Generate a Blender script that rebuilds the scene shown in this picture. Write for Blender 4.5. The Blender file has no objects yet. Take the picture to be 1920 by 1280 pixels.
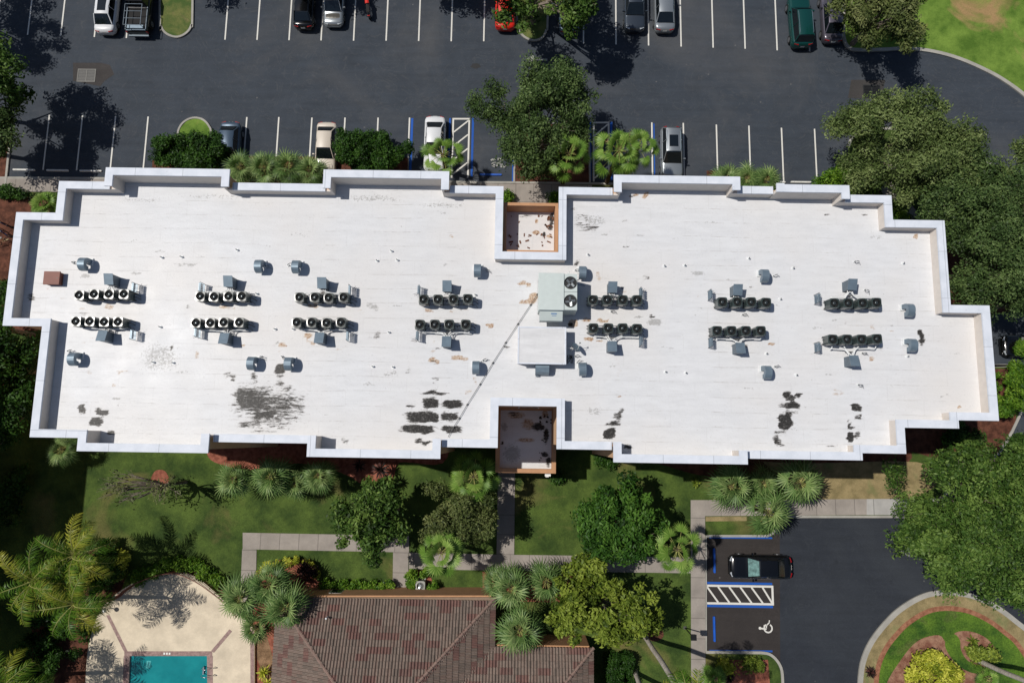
import bpy, bmesh, math, random
import numpy as np
from mathutils import Vector, Matrix
from mathutils.geometry import tessellate_polygon
R = math.radians
random.seed(7); rng = np.random.default_rng(7)
sc = bpy.context.scene
col = sc.collection
# ------------------------------------------------------------------ camera, sky, sun
H = 55.0; FPX = 1280.0; TILT = math.atan(180/1280); YAW = R(0.9)
cam_d = bpy.data.cameras.new('camera'); cam = bpy.data.objects.new('camera', cam_d); col.objects.link(cam)
cam.location = (0, 0, H); cam.rotation_euler = (TILT, 0, YAW)
cam_d.sensor_width = 36; cam_d.lens = 24.0; cam_d.sensor_fit = 'HORIZONTAL'
cam_d.clip_start = 0.5; cam_d.clip_end = 2000
sc.camera = cam
SUN = Vector((-0.57, 0.14, 1)).normalized()          # towards the sun
elev = math.asin(SUN.z); azi = math.atan2(SUN.x, SUN.y)  # azimuth clockwise from +Y
w = bpy.data.worlds.new("World"); sc.world = w; w.use_nodes = True
nt = w.node_tree; bg = nt.nodes['Background']
sky = nt.nodes.new('ShaderNodeTexSky'); sky.sky_type = 'NISHITA'; sky.sun_disc = False
sky.sun_elevation = elev; sky.sun_rotation = azi
nt.links.new(sky.outputs[0], bg.inputs[0]); bg.inputs[1].default_value = 0.06
ld = bpy.data.lights.new('sun', 'SUN'); ld.energy = 3.9; ld.angle = R(0.55); ld.color = (1, 0.955, 0.89)
lo = bpy.data.objects.new('sun', ld); col.objects.link(lo)
lo.rotation_euler = (-SUN).to_track_quat('-Z', 'Y').to_euler(); lo.location = (0, 0, 80)
sc.view_settings.view_transform = 'Standard'; sc.view_settings.look = 'None'
sc.view_settings.exposure = 0.0; sc.view_settings.gamma = 1.0

cT, sT = math.cos(TILT), math.sin(TILT); cY, sY = math.cos(YAW), math.sin(YAW)
def bp(px, py, z=0.0):
    """point of the place at height z that the photograph shows at (px, py)"""
    x = (px-960)/FPX; y = -(py-640)/FPX; q = -1.0
    y2 = y*cT - q*sT; q2 = y*sT + q*cT
    t = (H-z)/(-q2); x *= t; y2 *= t
    return Vector((x*cY - y2*sY, x*sY + y2*cY, z))
# ------------------------------------------------------------------ materials
def lin(c): return tuple(((v/255)/12.92 if v <= 10 else ((v/255+.055)/1.055)**2.4) for v in c)
def newmat(name):
    m = bpy.data.materials.new(name); m.use_nodes = True
    return m, m.node_tree, m.node_tree.nodes['Principled BSDF']
def N(t, kind, **kw):
    n = t.nodes.new(kind)
    for k, v in kw.items():
        if k in n.inputs: n.inputs[k].default_value = v
        else: setattr(n, k, v)
    return n
def coords(t, scale=(1, 1, 1), rot=0):
    tc = N(t, 'ShaderNodeNewGeometry'); mp = N(t, 'ShaderNodeMapping')
    mp.inputs['Scale'].default_value = scale; mp.inputs['Rotation'].default_value = (0, 0, rot)
    t.links.new(tc.outputs['Position'], mp.inputs['Vector']); return mp.outputs[0]
def noise(t, vec, scale, detail=4, rough=.6, dist=0):
    n = N(t, 'ShaderNodeTexNoise'); n.inputs['Scale'].default_value = scale
    n.inputs['Detail'].default_value = detail; n.inputs['Roughness'].default_value = rough
    n.inputs['Distortion'].default_value = dist
    t.links.new(vec, n.inputs['Vector']); return n.outputs['Fac']
def ramp(t, fac, stops):
    r = N(t, 'ShaderNodeValToRGB'); e = r.color_ramp.elements
    while len(e) < len(stops): e.new(.5)
    for i, (p, c) in enumerate(stops):
        e[i].position = p; e[i].color = (*c, 1) if len(c) == 3 else c
    t.links.new(fac, r.inputs[0]); return r.outputs[0]
def mix(t, fac, a, b, mode='MIX'):
    m = N(t, 'ShaderNodeMix'); m.data_type = 'RGBA'; m.blend_type = mode
    if isinstance(fac, (int, float)): m.inputs[0].default_value = fac
    else: t.links.new(fac, m.inputs[0])
    for i, s in ((6, a), (7, b)):
        if isinstance(s, tuple): m.inputs[i].default_value = (*s, 1)
        else: t.links.new(s, m.inputs[i])
    return m.outputs[2]
def mth(t, op, a, b=0.0, clamp=False):
    m = N(t, 'ShaderNodeMath'); m.operation = op; m.use_clamp = clamp
    for i, s in ((0, a), (1, b)):
        if isinstance(s, (int, float)): m.inputs[i].default_value = s
        else: t.links.new(s, m.inputs[i])
    return m.outputs[0]
def bump(t, p, h, strength=.3, dist=.02):
    b = N(t, 'ShaderNodeBump'); b.inputs['Strength'].default_value = strength; b.inputs['Distance'].default_value = dist
    t.links.new(h, b.inputs['Height']); t.links.new(b.outputs[0], p.inputs['Normal'])
def flat(name, c, rough=.7, metal=0, var=.12, scale=3.0, spec=.5, coat=0, b=0):
    m, t, p = newmat(name); v = coords(t); f = noise(t, v, scale, 5)
    l = lin(c); a = tuple(x*(1-var) for x in l); d = tuple(min(1, x*(1+var)) for x in l)
    t.links.new(ramp(t, f, [(.3, a), (.7, d)]), p.inputs['Base Color'])
    p.inputs['Roughness'].default_value = rough; p.inputs['Metallic'].default_value = metal
    p.inputs['Specular IOR Level'].default_value = spec; p.inputs['Coat Weight'].default_value = coat
    if b: bump(t, p, noise(t, v, scale*6, 3), b, .02)
    return m
def two(name, c1, c2, scale, rough=.9, c3=None, stretch=(1, 1, 1), lo=.38, hi=.62, fine=(6, .5), b=.3):
    m, t, p = newmat(name); v = coords(t, stretch)
    f = noise(t, v, scale, 6, .62)
    base = ramp(t, f, [(lo, lin(c1)), (hi, lin(c2))])
    if c3:
        f3 = noise(t, v, scale*.35, 4, .6, .6); base = mix(t, ramp(t, f3, [(.56, (0, 0, 0)), (.7, (1, 1, 1))]), base, lin(c3))
    g = noise(t, v, fine[0], 8, .75)
    gr = ramp(t, g, [(.25, (1-fine[1],)*3), (.75, (1+fine[1],)*3)])
    base = mix(t, 1.0, base, gr, 'MULTIPLY')
    t.links.new(base, p.inputs['Base Color']); p.inputs['Roughness'].default_value = rough
    p.inputs['Specular IOR Level'].default_value = .2
    if b: bump(t, p, g, b, .05)
    return m

def asphalt(name, c, worn, k=1.0):
    m, t, p = newmat(name); v = coords(t)
    big = noise(t, v, .09, 5, .6, .8); med = noise(t, v, .55, 6, .65, .5)
    vs = coords(t, (.25, 2.2, 1)); st = noise(t, vs, .9, 4, .6)
    fine = noise(t, v, 24, 3, .8)
    l = lin(c)
    base = ramp(t, med, [(.25, tuple(x*.8 for x in l)), (.75, tuple(x*1.22 for x in l))])
    base = mix(t, ramp(t, big, [(.5, (0, 0, 0)), (.72, (k,)*3)]), base, lin(worn))
    base = mix(t, .35, base, ramp(t, st, [(.3, tuple(x*.7 for x in l)), (.7, tuple(x*1.3 for x in l))]))
    fr = ramp(t, fine, [(.25, (.72,)*3), (.6, (1.08,)*3), (.8, (1.45,)*3)])
    base = mix(t, 1.0, base, fr, 'MULTIPLY')
    sp_ = N(t, 'ShaderNodeTexVoronoi'); sp_.inputs['Scale'].default_value = .38; sv_ = N(t, 'ShaderNodeVectorMath'); sv_.operation = 'ADD'; t.links.new(v, sv_.inputs[0]); sn_ = N(t, 'ShaderNodeTexNoise'); sn_.inputs['Scale'].default_value = 2.2; t.links.new(v, sn_.inputs['Vector']); t.links.new(sn_.outputs['Color'], sv_.inputs[1]); t.links.new(sv_.outputs[0], sp_.inputs['Vector'])
    oil_ = ramp(t, sp_.outputs['Distance'], [(.03, (1, 1, 1)), (.16, (0, 0, 0))])
    base = mix(t, mth(t, 'MULTIPLY', oil_, mth(t, 'MULTIPLY', ramp(t, med, [(.45, (0, 0, 0)), (.6, (1, 1, 1))]), .5)), base, tuple(x*.45 for x in l))
    ar_ = noise(t, coords(t, (1, 1, 1)), .35, 3, .5, 3.5); ln_ = mth(t, 'ABSOLUTE', mth(t, 'SUBTRACT', ar_, .5))
    base = mix(t, ramp(t, ln_, [(0, (.42,)*3), (.014, (0, 0, 0))]), base, lin(worn))
    # pale specks and faint tyre scuffs
    vo = N(t, 'ShaderNodeTexVoronoi'); vo.inputs['Scale'].default_value = .55; t.links.new(v, vo.inputs['Vector'])
    sp = ramp(t, vo.outputs['Distance'], [(.018, (1, 1, 1)), (.05, (0, 0, 0))])
    base = mix(t, mth(t, 'MULTIPLY', sp, .5), base, lin((120, 118, 115)))
    wv = N(t, 'ShaderNodeTexVoronoi'); wv.feature = 'DISTANCE_TO_EDGE'; wv.inputs['Scale'].default_value = .1
    vd = N(t, 'ShaderNodeMix'); vd.data_type = 'VECTOR'; vd.inputs[0].default_value = .12
    t.links.new(v, vd.inputs[4]); nn = N(t, 'ShaderNodeTexNoise'); nn.inputs['Scale'].default_value = .3
    t.links.new(v, nn.inputs['Vector']); t.links.new(nn.outputs['Color'], vd.inputs[5]); t.links.new(vd.outputs[1], wv.inputs['Vector'])
    cr = ramp(t, wv.outputs['Distance'], [(.0012, (1, 1, 1)), (.004, (0, 0, 0))])
    t.links.new(base, p.inputs['Base Color']); p.inputs['Roughness'].default_value = .85
    p.inputs['Specular IOR Level'].default_value = .25
    bump(t, p, fine, .4, .02); return m
M = {}
M['asphalt'] = asphalt('asphalt', (55, 61, 69), (80, 81, 83))
M['asphalt_new'] = asphalt('asphalt_new', (42, 46, 53), (56, 60, 65), 1.0)
M['asphalt_old'] = asphalt('asphalt_old', (50, 46, 45), (62, 58, 56), .6)
M['lawn'] = two('lawn', (46, 64, 26), (76, 94, 40), .45, c3=(104, 98, 58), fine=(11, .5), b=.6)
M['lawn_bright'] = two('lawn_bright', (70, 98, 32), (106, 132, 54), .5, c3=(148, 122, 84), fine=(12, .35))
M['turf_dry'] = two('turf_dry', (118, 106, 74), (146, 130, 94), 1.2, c3=(108, 112, 72), fine=(16, .35))
M['island_grass'] = two('island_grass', (64, 84, 40), (100, 104, 58), .9, c3=(124, 108, 78), fine=(12, .4))
M['groundcover'] = two('groundcover', (44, 74, 24), (84, 112, 36), .5, c3=(86, 84, 54), fine=(8, .6), b=.8)
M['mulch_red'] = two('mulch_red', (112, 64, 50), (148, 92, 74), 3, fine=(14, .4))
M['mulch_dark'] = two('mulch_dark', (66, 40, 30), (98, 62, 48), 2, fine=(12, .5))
M['mulch_pale'] = two('mulch_pale', (112, 74, 60), (146, 112, 92), 2, fine=(12, .45))
M['mulch_ring'] = two('mulch_ring', (122, 80, 60), (150, 106, 82), 3, fine=(14, .4))
M['soil'] = two('soil', (104, 82, 60), (136, 110, 84), 1.5, fine=(12, .4))
def concrete(name, c, slab=1.5, axis=0):
    m, t, p = newmat(name); v = coords(t); f = noise(t, v, .8, 7, .65)
    l = lin(c); base = ramp(t, f, [(.3, tuple(x*.72 for x in l)), (.7, tuple(min(.9, x*1.12) for x in l))])
    base = mix(t, mth(t, 'MULTIPLY', noise(t, v, 9, 6, .7), .5), base, tuple(x*.6 for x in l))
    if slab:
        sx = N(t, 'ShaderNodeSeparateXYZ'); t.links.new(v, sx.inputs[0])
        a = mth(t, 'MULTIPLY', sx.outputs[axis], 1/slab); fr = mth(t, 'FRACT', a)
        d = mth(t, 'ABSOLUTE', mth(t, 'SUBTRACT', fr, .5))
        ln = mth(t, 'GREATER_THAN', d, .5-.018)
        base = mix(t, mth(t, 'MULTIPLY', ln, .65), base, tuple(x*.28 for x in l))
        wn = N(t, 'ShaderNodeTexWhiteNoise'); wn.noise_dimensions = '1D'; t.links.new(mth(t, 'FLOOR', a), wn.inputs['W'])
        base = mix(t, mth(t, 'MULTIPLY', wn.outputs[0], .18), base, tuple(x*.5 for x in l))
    t.links.new(base, p.inputs['Base Color']); p.inputs['Roughness'].default_value = .85
    p.inputs['Specular IOR Level'].default_value = .25
    bump(t, p, noise(t, v, 20, 3), .2, .01); return m
M['walk_x'] = concrete('sidewalk_concrete_x', (158, 150, 142), 1.5, 0)
M['walk_y'] = concrete('sidewalk_concrete_y', (158, 150, 142), 1.5, 1)
M['walk_pale'] = concrete('sidewalk_concrete_pale', (178, 176, 172), 1.9, 0)
M['kerb'] = concrete('kerb_concrete', (165, 162, 154), 0)
M['deck'] = concrete('deck_concrete', (220, 206, 182), 0)
M['brick_band'] = two('brick_band', (132, 110, 106), (156, 132, 126), 5, fine=(9, .25), b=.2)
def paint(name, c, worn=.25):
    m, t, p = newmat(name); v = coords(t); f = noise(t, v, 5, 7, .75)
    l = lin(c); base = mix(t, ramp(t, f, [(.55, (0, 0, 0)), (.75, (worn, worn, worn))]), l, lin((60, 60, 62)))
    t.links.new(base, p.inputs['Base Color']); p.inputs['Roughness'].default_value = .7
    p.inputs['Specular IOR Level'].default_value = .3
    return m
M['line_white'] = paint('line_white', (205, 203, 196)); M['line_blue'] = paint('line_blue', (22, 78, 160), .4)
M['line_worn'] = paint('line_worn', (150, 150, 146), 2.2)
m, t, p = newmat('coping_white'); v = coords(t)
_b = ramp(t, noise(t, v, 1.2, 6, .65), [(.3, lin((194, 200, 209))), (.7, lin((213, 217, 225)))])
_b = mix(t, ramp(t, noise(t, v, 4.5, 9, .8, .6), [(.6, (0, 0, 0)), (.7, (.6, .6, .6))]), _b, lin((150, 150, 152)))
_s = N(t, 'ShaderNodeSeparateXYZ'); t.links.new(v, _s.inputs[0])
_jx, _jy = (mth(t, 'GREATER_THAN', mth(t, 'ABSOLUTE', mth(t, 'SUBTRACT', mth(t, 'FRACT', mth(t, 'MULTIPLY', _s.outputs[_q], 1/3.05)), .5)), .494) for _q in (0, 1))
_j = mth(t, 'MAXIMUM', _jx, _jy)
_b = mix(t, mth(t, 'MULTIPLY', _j, .5), _b, lin((120, 124, 130)))
t.links.new(_b, p.inputs['Base Color']); p.inputs['Roughness'].default_value = .6; p.inputs['Specular IOR Level'].default_value = .2; M['coping'] = m
M['parapet'] = flat('parapet_cream', (206, 198, 190), .75, var=.06)
M['stucco'] = flat('stucco_tan', (178, 134, 98), .85, var=.1, scale=2, b=.2)
M['stucco_ext'] = flat('stucco_peach', (206, 170, 136), .85, var=.08, scale=2, b=.2)
M['glass'] = flat('window_glass', (20, 26, 30), .08, var=.2, spec=.8)
M['trim'] = flat('trim_white', (225, 224, 218), .6, var=.05)
M['galv'] = flat('galvanised_metal', (112, 128, 140), .42, .35, var=.12, scale=2.5)
M['galv_side'] = flat('galvanised_dull', (96, 108, 118), .5, .3, var=.15, scale=3)
M['unit'] = flat('condenser_case', (52, 62, 60), .27, 0, var=.12, scale=4, spec=.75)
M['unit_dark'] = flat('condenser_fan', (12, 14, 15), .8, 0, var=.3, scale=6)
M['unit_hub'] = flat('condenser_hub', (70, 76, 78), .2, .4, var=.1)
M['stand'] = flat('stand_steel', (86, 86, 84), .6, .4)
M['pipe_white'] = flat('pipe_insulation', (218, 220, 220), .6, var=.08)
M['conduit'] = flat('grey_conduit', (74, 76, 78), .5, .2)
M['rust_box'] = flat('rust_brown_metal', (112, 66, 54), .6, .1, var=.12, scale=2)
M['hvac'] = flat('hvac_panel', (186, 195, 192), .5, .1, var=.04)
M['hvac_dark'] = flat('hvac_recess', (22, 24, 26), .5)
M['blade'] = flat('fan_blade', (150, 156, 158), .35, .6)
M['black'] = flat('black_plastic', (14, 14, 15), .45)
M['rubber'] = flat('tyre_rubber', (18, 18, 19), .85)
M['alloy'] = flat('alloy_rim', (150, 152, 155), .3, .7)
M['steel'] = flat('polished_steel', (200, 202, 205), .2, .9)
M['bark'] = two('bark', (104, 94, 84), (142, 132, 120), 3, fine=(9, .4))
M['bark_pale'] = two('palm_trunk_pale', (156, 148, 138), (184, 176, 166), 1.4, stretch=(1, 1, 4), fine=(6, .25))
M['bark_dark'] = two('bark_dark', (62, 52, 42), (92, 78, 62), 4, fine=(9, .4))
M['petiole'] = flat('palm_petiole', (150, 150, 86), .6)
M['dry_flower'] = flat('dry_flower_stalk', (140, 112, 84), .9, var=.3, scale=8)
def leaf(name, dark, mid, light, trans=.22, rough=.5):
    m, t, p = newmat(name)
    a = N(t, 'ShaderNodeAttribute'); a.attribute_name = 'v'
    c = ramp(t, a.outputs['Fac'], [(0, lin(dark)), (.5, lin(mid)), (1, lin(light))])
    t.links.new(c, p.inputs['Base Color']); p.inputs['Roughness'].default_value = rough
    p.inputs['Specular IOR Level'].default_value = .16
    tr = N(t, 'ShaderNodeBsdfTranslucent'); t.links.new(c, tr.inputs['Color'])
    ms = N(t, 'ShaderNodeMixShader'); ms.inputs[0].default_value = trans
    t.links.new(p.outputs[0], ms.inputs[1]); t.links.new(tr.outputs[0], ms.inputs[2])
    t.links.new(ms.outputs[0], t.nodes['Material Output'].inputs[0]); return m
M['oak'] = leaf('oak_leaf', (36, 52, 26), (66, 88, 46), (104, 124, 72))
M['oak_grey'] = leaf('oak_leaf_greyish', (44, 58, 28), (82, 100, 52), (126, 140, 86))
M['oak_green'] = leaf('oak_leaf_fresh', (34, 54, 18), (64, 92, 36), (108, 132, 62))
M['bush_dark'] = leaf('bush_leaf_dark', (20, 40, 12), (38, 68, 20), (66, 98, 36))
M['bush_bright'] = leaf('bush_leaf_bright', (40, 70, 16), (74, 110, 28), (116, 146, 48))
M['gloss_green'] = leaf('broad_leaf_green', (26, 52, 16), (50, 84, 28), (84, 120, 46))
M['yellow_green'] = leaf('yellow_green_leaf', (56, 74, 22), (98, 116, 38), (138, 152, 62))
M['olive'] = leaf('olive_leaf', (54, 66, 32), (88, 100, 54), (122, 128, 80))
M['croton'] = leaf('yellow_leaf', (96, 112, 28), (160, 166, 50), (206, 204, 88))
M['purple'] = leaf('dark_burgundy_leaf', (20, 18, 16), (42, 34, 30), (96, 60, 56))
M['fan'] = leaf('fan_palm_leaf', (54, 84, 28), (98, 132, 52), (152, 176, 92), .25, .42)
M['sabal'] = leaf('sabal_leaf', (46, 70, 30), (86, 114, 60), (146, 164, 104), .15, .42)
M['coco'] = leaf('coconut_leaf', (34, 58, 16), (78, 112, 32), (164, 160, 62), .22, .4)

# ------------------------------------------------------------------ builders
def link(o, parent=None):
    col.objects.link(o)
    if parent: o.parent = parent
    return o
class MB:
    def __init__(s): s.v = []; s.f = []; s.a = None
    def add(s, vs, fs):
        n = len(s.v); s.v += [tuple(x) for x in vs]; s.f += [tuple(i+n for i in f) for f in fs]; return s
    def box(s, c, d, rz=0, rx=0, ry=0, taper=1.0):
        m = Matrix.Rotation(rz, 3, 'Z') @ Matrix.Rotation(ry, 3, 'Y') @ Matrix.Rotation(rx, 3, 'X')
        vs = []
        for z in (-.5, .5):
            k = taper if z > 0 else 1
            for x, y in ((-.5, -.5), (.5, -.5), (.5, .5), (-.5, .5)):
                vs.append(Vector(c)+m @ Vector((x*d[0]*k, y*d[1]*k, z*d[2])))
        return s.add(vs, [(3, 2, 1, 0), (4, 5, 6, 7), (0, 1, 5, 4), (1, 2, 6, 5), (2, 3, 7, 6), (3, 0, 4, 7)])
    def prism(s, poly, z0, z1):
        n = len(poly); vs = [(p[0], p[1], z0) for p in poly]+[(p[0], p[1], z1) for p in poly]
        tri = tessellate_polygon([[Vector((p[0], p[1], 0)) for p in poly]])
        fs = []
        for a, b, c in tri:
            A, B, C = (Vector(poly[i][:2]) for i in (a, b, c))
            if (B-A).cross(C-A) < 0: b, c = c, b
            fs += [(a+n, b+n, c+n), (c, b, a)]
        area = sum(poly[i][0]*poly[(i+1) % n][1]-poly[(i+1) % n][0]*poly[i][1] for i in range(n))
        for i in range(n):
            j = (i+1) % n
            fs.append((i, j, j+n, i+n) if area > 0 else (j, i, i+n, j+n))
        return s.add(vs, fs)
    def tube(s, pts, r, n=6, cap=True):
        pts = [Vector(p) for p in pts]; rs = r if isinstance(r, (list, tuple)) else [r]*len(pts)
        vs = []; up = Vector((0, 0, 1))
        for i, p in enumerate(pts):
            d = (pts[min(i+1, len(pts)-1)]-pts[max(i-1, 0)])
            if d.length < 1e-6: d = Vector((0, 0, 1))
            d.normalize(); a = d.cross(up if abs(d.z) < .95 else Vector((1, 0, 0))).normalized(); b = d.cross(a)
            for k in range(n):
                t = 2*math.pi*k/n; vs.append(p+(a*math.cos(t)+b*math.sin(t))*rs[i])
        fs = []
        for i in range(len(pts)-1):
            for k in range(n):
                q = (k+1) % n; fs.append((i*n+k, (i+1)*n+k, (i+1)*n+q, i*n+q))
        if cap: fs += [tuple(range(n)), tuple((len(pts)-1)*n+k for k in range(n-1, -1, -1))]
        return s.add(vs, fs)
    def disc(s, c, r0, r1, n=20):
        """flat ring, r0 inner (0 for disc)"""
        c = Vector(c); vs = [c+Vector((math.cos(2*math.pi*k/n)*r1, math.sin(2*math.pi*k/n)*r1, 0)) for k in range(n)]
        if r0 <= 0: return s.add(vs, [tuple(range(n))])
        vs += [c+Vector((math.cos(2*math.pi*k/n)*r0, math.sin(2*math.pi*k/n)*r0, 0)) for k in range(n)]
        return s.add(vs, [(k, (k+1) % n, (k+1) % n+n, k+n) for k in range(n)])
    def loft(s, rings, cap=(True, True), closed=True):
        n = len(rings[0]); vs = [p for r in rings for p in r]; fs = []
        for i in range(len(rings)-1):
            for k in range(n if closed else n-1):
                q = (k+1) % n; fs.append((i*n+k, i*n+q, (i+1)*n+q, (i+1)*n+k))
        if cap[0]: fs.append(tuple(range(n-1, -1, -1)))
        if cap[1]: fs.append(tuple((len(rings)-1)*n+k for k in range(n)))
        return s.add(vs, fs)
    def build(s, name, mat, parent=None, smooth=False, loc=None, bevel=0, attr=None):
        me = bpy.data.meshes.new(name); me.from_pydata(s.v, [], s.f); me.materials.append(mat)
        if attr is not None:
            at = me.attributes.new('v', 'FLOAT', 'POINT'); at.data.foreach_set('value', np.asarray(attr, dtype=np.float32))
        me.update()
        o = bpy.data.objects.new(name, me); link(o, parent)
        if loc is not None: o.location = loc
        if smooth:
            me.polygons.foreach_set('use_smooth', [True]*len(me.polygons))
        if bevel:
            b = o.modifiers.new('b', 'BEVEL'); b.width = bevel; b.segments = 2; b.limit_method = 'ANGLE'
        return o
def npmesh(name, V, F, mat, parent=None, attr=None):
    """V (n,3), F (m,4) int"""
    me = bpy.data.meshes.new(name); V = np.asarray(V, np.float32); F = np.asarray(F, np.int32)
    me.vertices.add(len(V)); me.vertices.foreach_set('co', V.ravel())
    k = F.shape[1]
    me.loops.add(F.size); me.loops.foreach_set('vertex_index', F.ravel())
    me.polygons.add(len(F)); me.polygons.foreach_set('loop_start', np.arange(0, F.size, k, dtype=np.int32))
    me.polygons.foreach_set('loop_total', np.full(len(F), k, dtype=np.int32))
    if attr is not None:
        at = me.attributes.new('v', 'FLOAT', 'POINT'); at.data.foreach_set('value', np.asarray(attr, np.float32))
    me.materials.append(mat); me.update(calc_edges=True); me.validate()
    o = bpy.data.objects.new(name, me); link(o, parent); return o
def tag(o, label=None, cat=None, group=None, kind=None):
    if label: o['label'] = label
    if cat: o['category'] = cat
    if group: o['group'] = group
    if kind: o['kind'] = kind
    return o
def empty(name, loc=(0, 0, 0), rz=0, **kw):
    o = bpy.data.objects.new(name, None); link(o); o.location = loc; o.rotation_euler = (0, 0, rz)
    o.empty_display_size = .3
    return tag(o, **kw)
kids = {}
def copy_tree(o, loc=None, rz=None, scale=None, parent=None, **kw):
    c = o.copy(); link(c, parent)
    if parent is None:
        if loc is not None: c.location = loc
        if rz is not None: c.rotation_euler = (0, 0, rz)
        if scale is not None: c.scale = (scale, scale, scale)
        tag(c, **kw)
    for ch in list(o.children): copy_tree(ch, parent=c)
    return c
def sheet(name, poly, z, mat, raw=False, kind='structure', label=None, cat=None):
    """flat sheet lying on the ground, outlined by its corners"""
    P = [Vector(p) if raw else bp(p[0], p[1], z) for p in poly]
    tri = tessellate_polygon([[Vector((p[0], p[1], 0)) for p in P]])
    fs = []
    for a, b, c in tri:
        A, B, C = (Vector((P[i][0], P[i][1])) for i in (a, b, c))
        fs.append((a, b, c) if (B-A).cross(C-A) > 0 else (a, c, b))
    mb = MB(); mb.add([(p[0], p[1], z) for p in P], fs); o = mb.build(name, mat)
    return tag(o, label, cat, kind=kind)
def smooth_line(pts, k=6):
    """Catmull-Rom through pts"""
    out = []; n = len(pts)
    for i in range(n-1):
        p0, p1, p2, p3 = (np.array(pts[max(0, min(n-1, j))], float) for j in (i-1, i, i+1, i+2))
        for s in range(k):
            t = s/k
            out.append(tuple(.5*((2*p1)+(-p0+p2)*t+(2*p0-5*p1+4*p2-p3)*t*t+(-p0+3*p1-3*p2+p3)*t**3)))
    out.append(tuple(pts[-1])); return out
def ribbon(name, pts, w, z0, z1, mat, closed=False, kind='structure', raw=False):
    P = [Vector(p) if raw else bp(p[0], p[1], 0) for p in pts]; n = len(P); L = []; Rr = []
    for i in range(n):
        a = P[(i-1) % n] if (closed or i > 0) else P[i]; b = P[(i+1) % n] if (closed or i < n-1) else P[i]
        d = (b-a); d.z = 0; d.normalize(); q = Vector((-d.y, d.x, 0))*w/2
        L.append(P[i]+q); Rr.append(P[i]-q)
    rings = [[(Rr[i].x, Rr[i].y, z0), (L[i].x, L[i].y, z0), (L[i].x, L[i].y, z1), (Rr[i].x, Rr[i].y, z1)] for i in range(n)]
    if closed: rings.append(rings[0])
    mb = MB(); mb.loft(rings, (not closed, not closed)); o = mb.build(name, mat); return tag(o, kind=kind) if kind else o
# ------------------------------------------------------------------ ground, roads, paths
def rect(x0, y0, x1, y1): return [(x0, y0), (x1, y0), (x1, y1), (x0, y1)]
sheet('ground', [(-400, -400, 0), (400, -400, 0), (400, 400, 0), (-400, 400, 0)], 0.0, M['lawn'], raw=True)
sheet('parking_lot', [(-900, -700), (2900, -700), (2900, 1900), (-900, 1900)], .008, M['asphalt'])
ne = [(1588, -700), (1584, -100), (1580, 40), (1582, 76), (1592, 91), (1610, 95), (1660, 94), (1700, 92), (1750, 98), (1800, 112), (1850, 134), (1885, 154), (1925, 184), (1990, 245), (2060, 330), (2160, 500), (2260, 800), (2900, 800), (2900, -700)]
sheet('lawn', ne, .06, M['lawn_bright'])
ribbon('kerb', [ne[0]]+smooth_line(ne[1:17], 4), .3, 0, .13, M['kerb'])
block = [(-900, 331), (0, 334), (330, 336), (500, 339), (960, 343), (1290, 347), (1590, 352), (1590, 275), (1597, 258), (1612, 247), (1635, 243), (1700, 243), (1760, 253), (1821, 284), (1869, 320), (1899, 353), (1925, 400), (1935, 480), (1925, 585), (1845, 588), (1845, 686), (1900, 686), (1925, 700), (1915, 760), (1905, 790), (1870, 850), (1800, 905), (1760, 935), (1740, 968), (1466, 968), (1455, 980), (1449, 995), (1438, 1004), (1323, 1004), (1323, 1221), (1440, 1223), (1452, 1230), (1462, 1245), (1467, 1262), (1470, 1900), (-900, 1900)]
sheet('lawn', block, .05, M['lawn'])
ribbon('kerb', block[:7], .18, 0, .11, M['kerb'])
ribbon('kerb', smooth_line(block[7:19], 4), .22, 0, .13, M['kerb'])
ribbon('kerb', block[20:22], .2, 0, .12, M['kerb'])
ribbon('kerb', smooth_line([(1845, 686), (1900, 686), (1925, 700), (1915, 760), (1905, 790), (1870, 850), (1800, 905), (1760, 935), (1740, 968)], 3), .2, 0, .12, M['kerb'])
ribbon('kerb', [(1740, 968), (1466, 968)]+smooth_line([(1466, 968), (1459, 980), (1451, 996), (1438, 1004)], 3)+[(1323, 1004)], .18, 0, .13, M['kerb'])
ribbon('kerb', [(1323, 1221), (1425, 1222)]+smooth_line([(1425, 1222), (1442, 1225), (1456, 1237), (1465, 1256), (1467, 1290)], 4)+[(1469, 1500)], .2, 0, .13, M['kerb'])
ribbon('kerb', [(1323.5, 1004), (1323.5, 1221)], .1, 0, .1, M['kerb'])
# islands of the upper lot
isl = [(300, -300), (301, 30), (303, 50), (311, 63), (325, 70), (338, 70), (352, 62), (360, 48), (362, 20), (366, -300)]
sheet('lawn', isl, .10, M['island_grass']); ribbon('kerb', smooth_line(isl, 4), .18, 0, .14, M['kerb'])
isl = [(332, 345), (334, 262), (338, 240), (350, 227), (366, 222), (382, 226), (393, 238), (397, 256), (398, 345)]
sheet('lawn', isl, .10, M['lawn_bright']); ribbon('kerb', smooth_line(isl, 4), .16, 0, .14, M['kerb'])
isl = [(966, -300), (969, 20), (971, 50), (980, 68), (997, 77), (1014, 74), (1024, 58), (1027, 20), (1030, -300)]
sheet('lawn', isl, .10, M['island_grass']); ribbon('kerb', smooth_line(isl, 4), .18, 0, .14, M['kerb'])
isl = [(-120, 345), (-100, 240), (-60, 208), (-5, 211), (12, 222), (20, 240), (19, 275), (12, 345)]
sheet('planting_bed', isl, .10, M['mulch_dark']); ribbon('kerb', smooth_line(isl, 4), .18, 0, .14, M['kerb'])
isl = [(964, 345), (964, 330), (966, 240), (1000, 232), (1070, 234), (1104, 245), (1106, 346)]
sheet('planting_bed', isl, .10, M['mulch_dark']); ribbon('kerb', isl, .15, 0, .14, M['kerb'])
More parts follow.
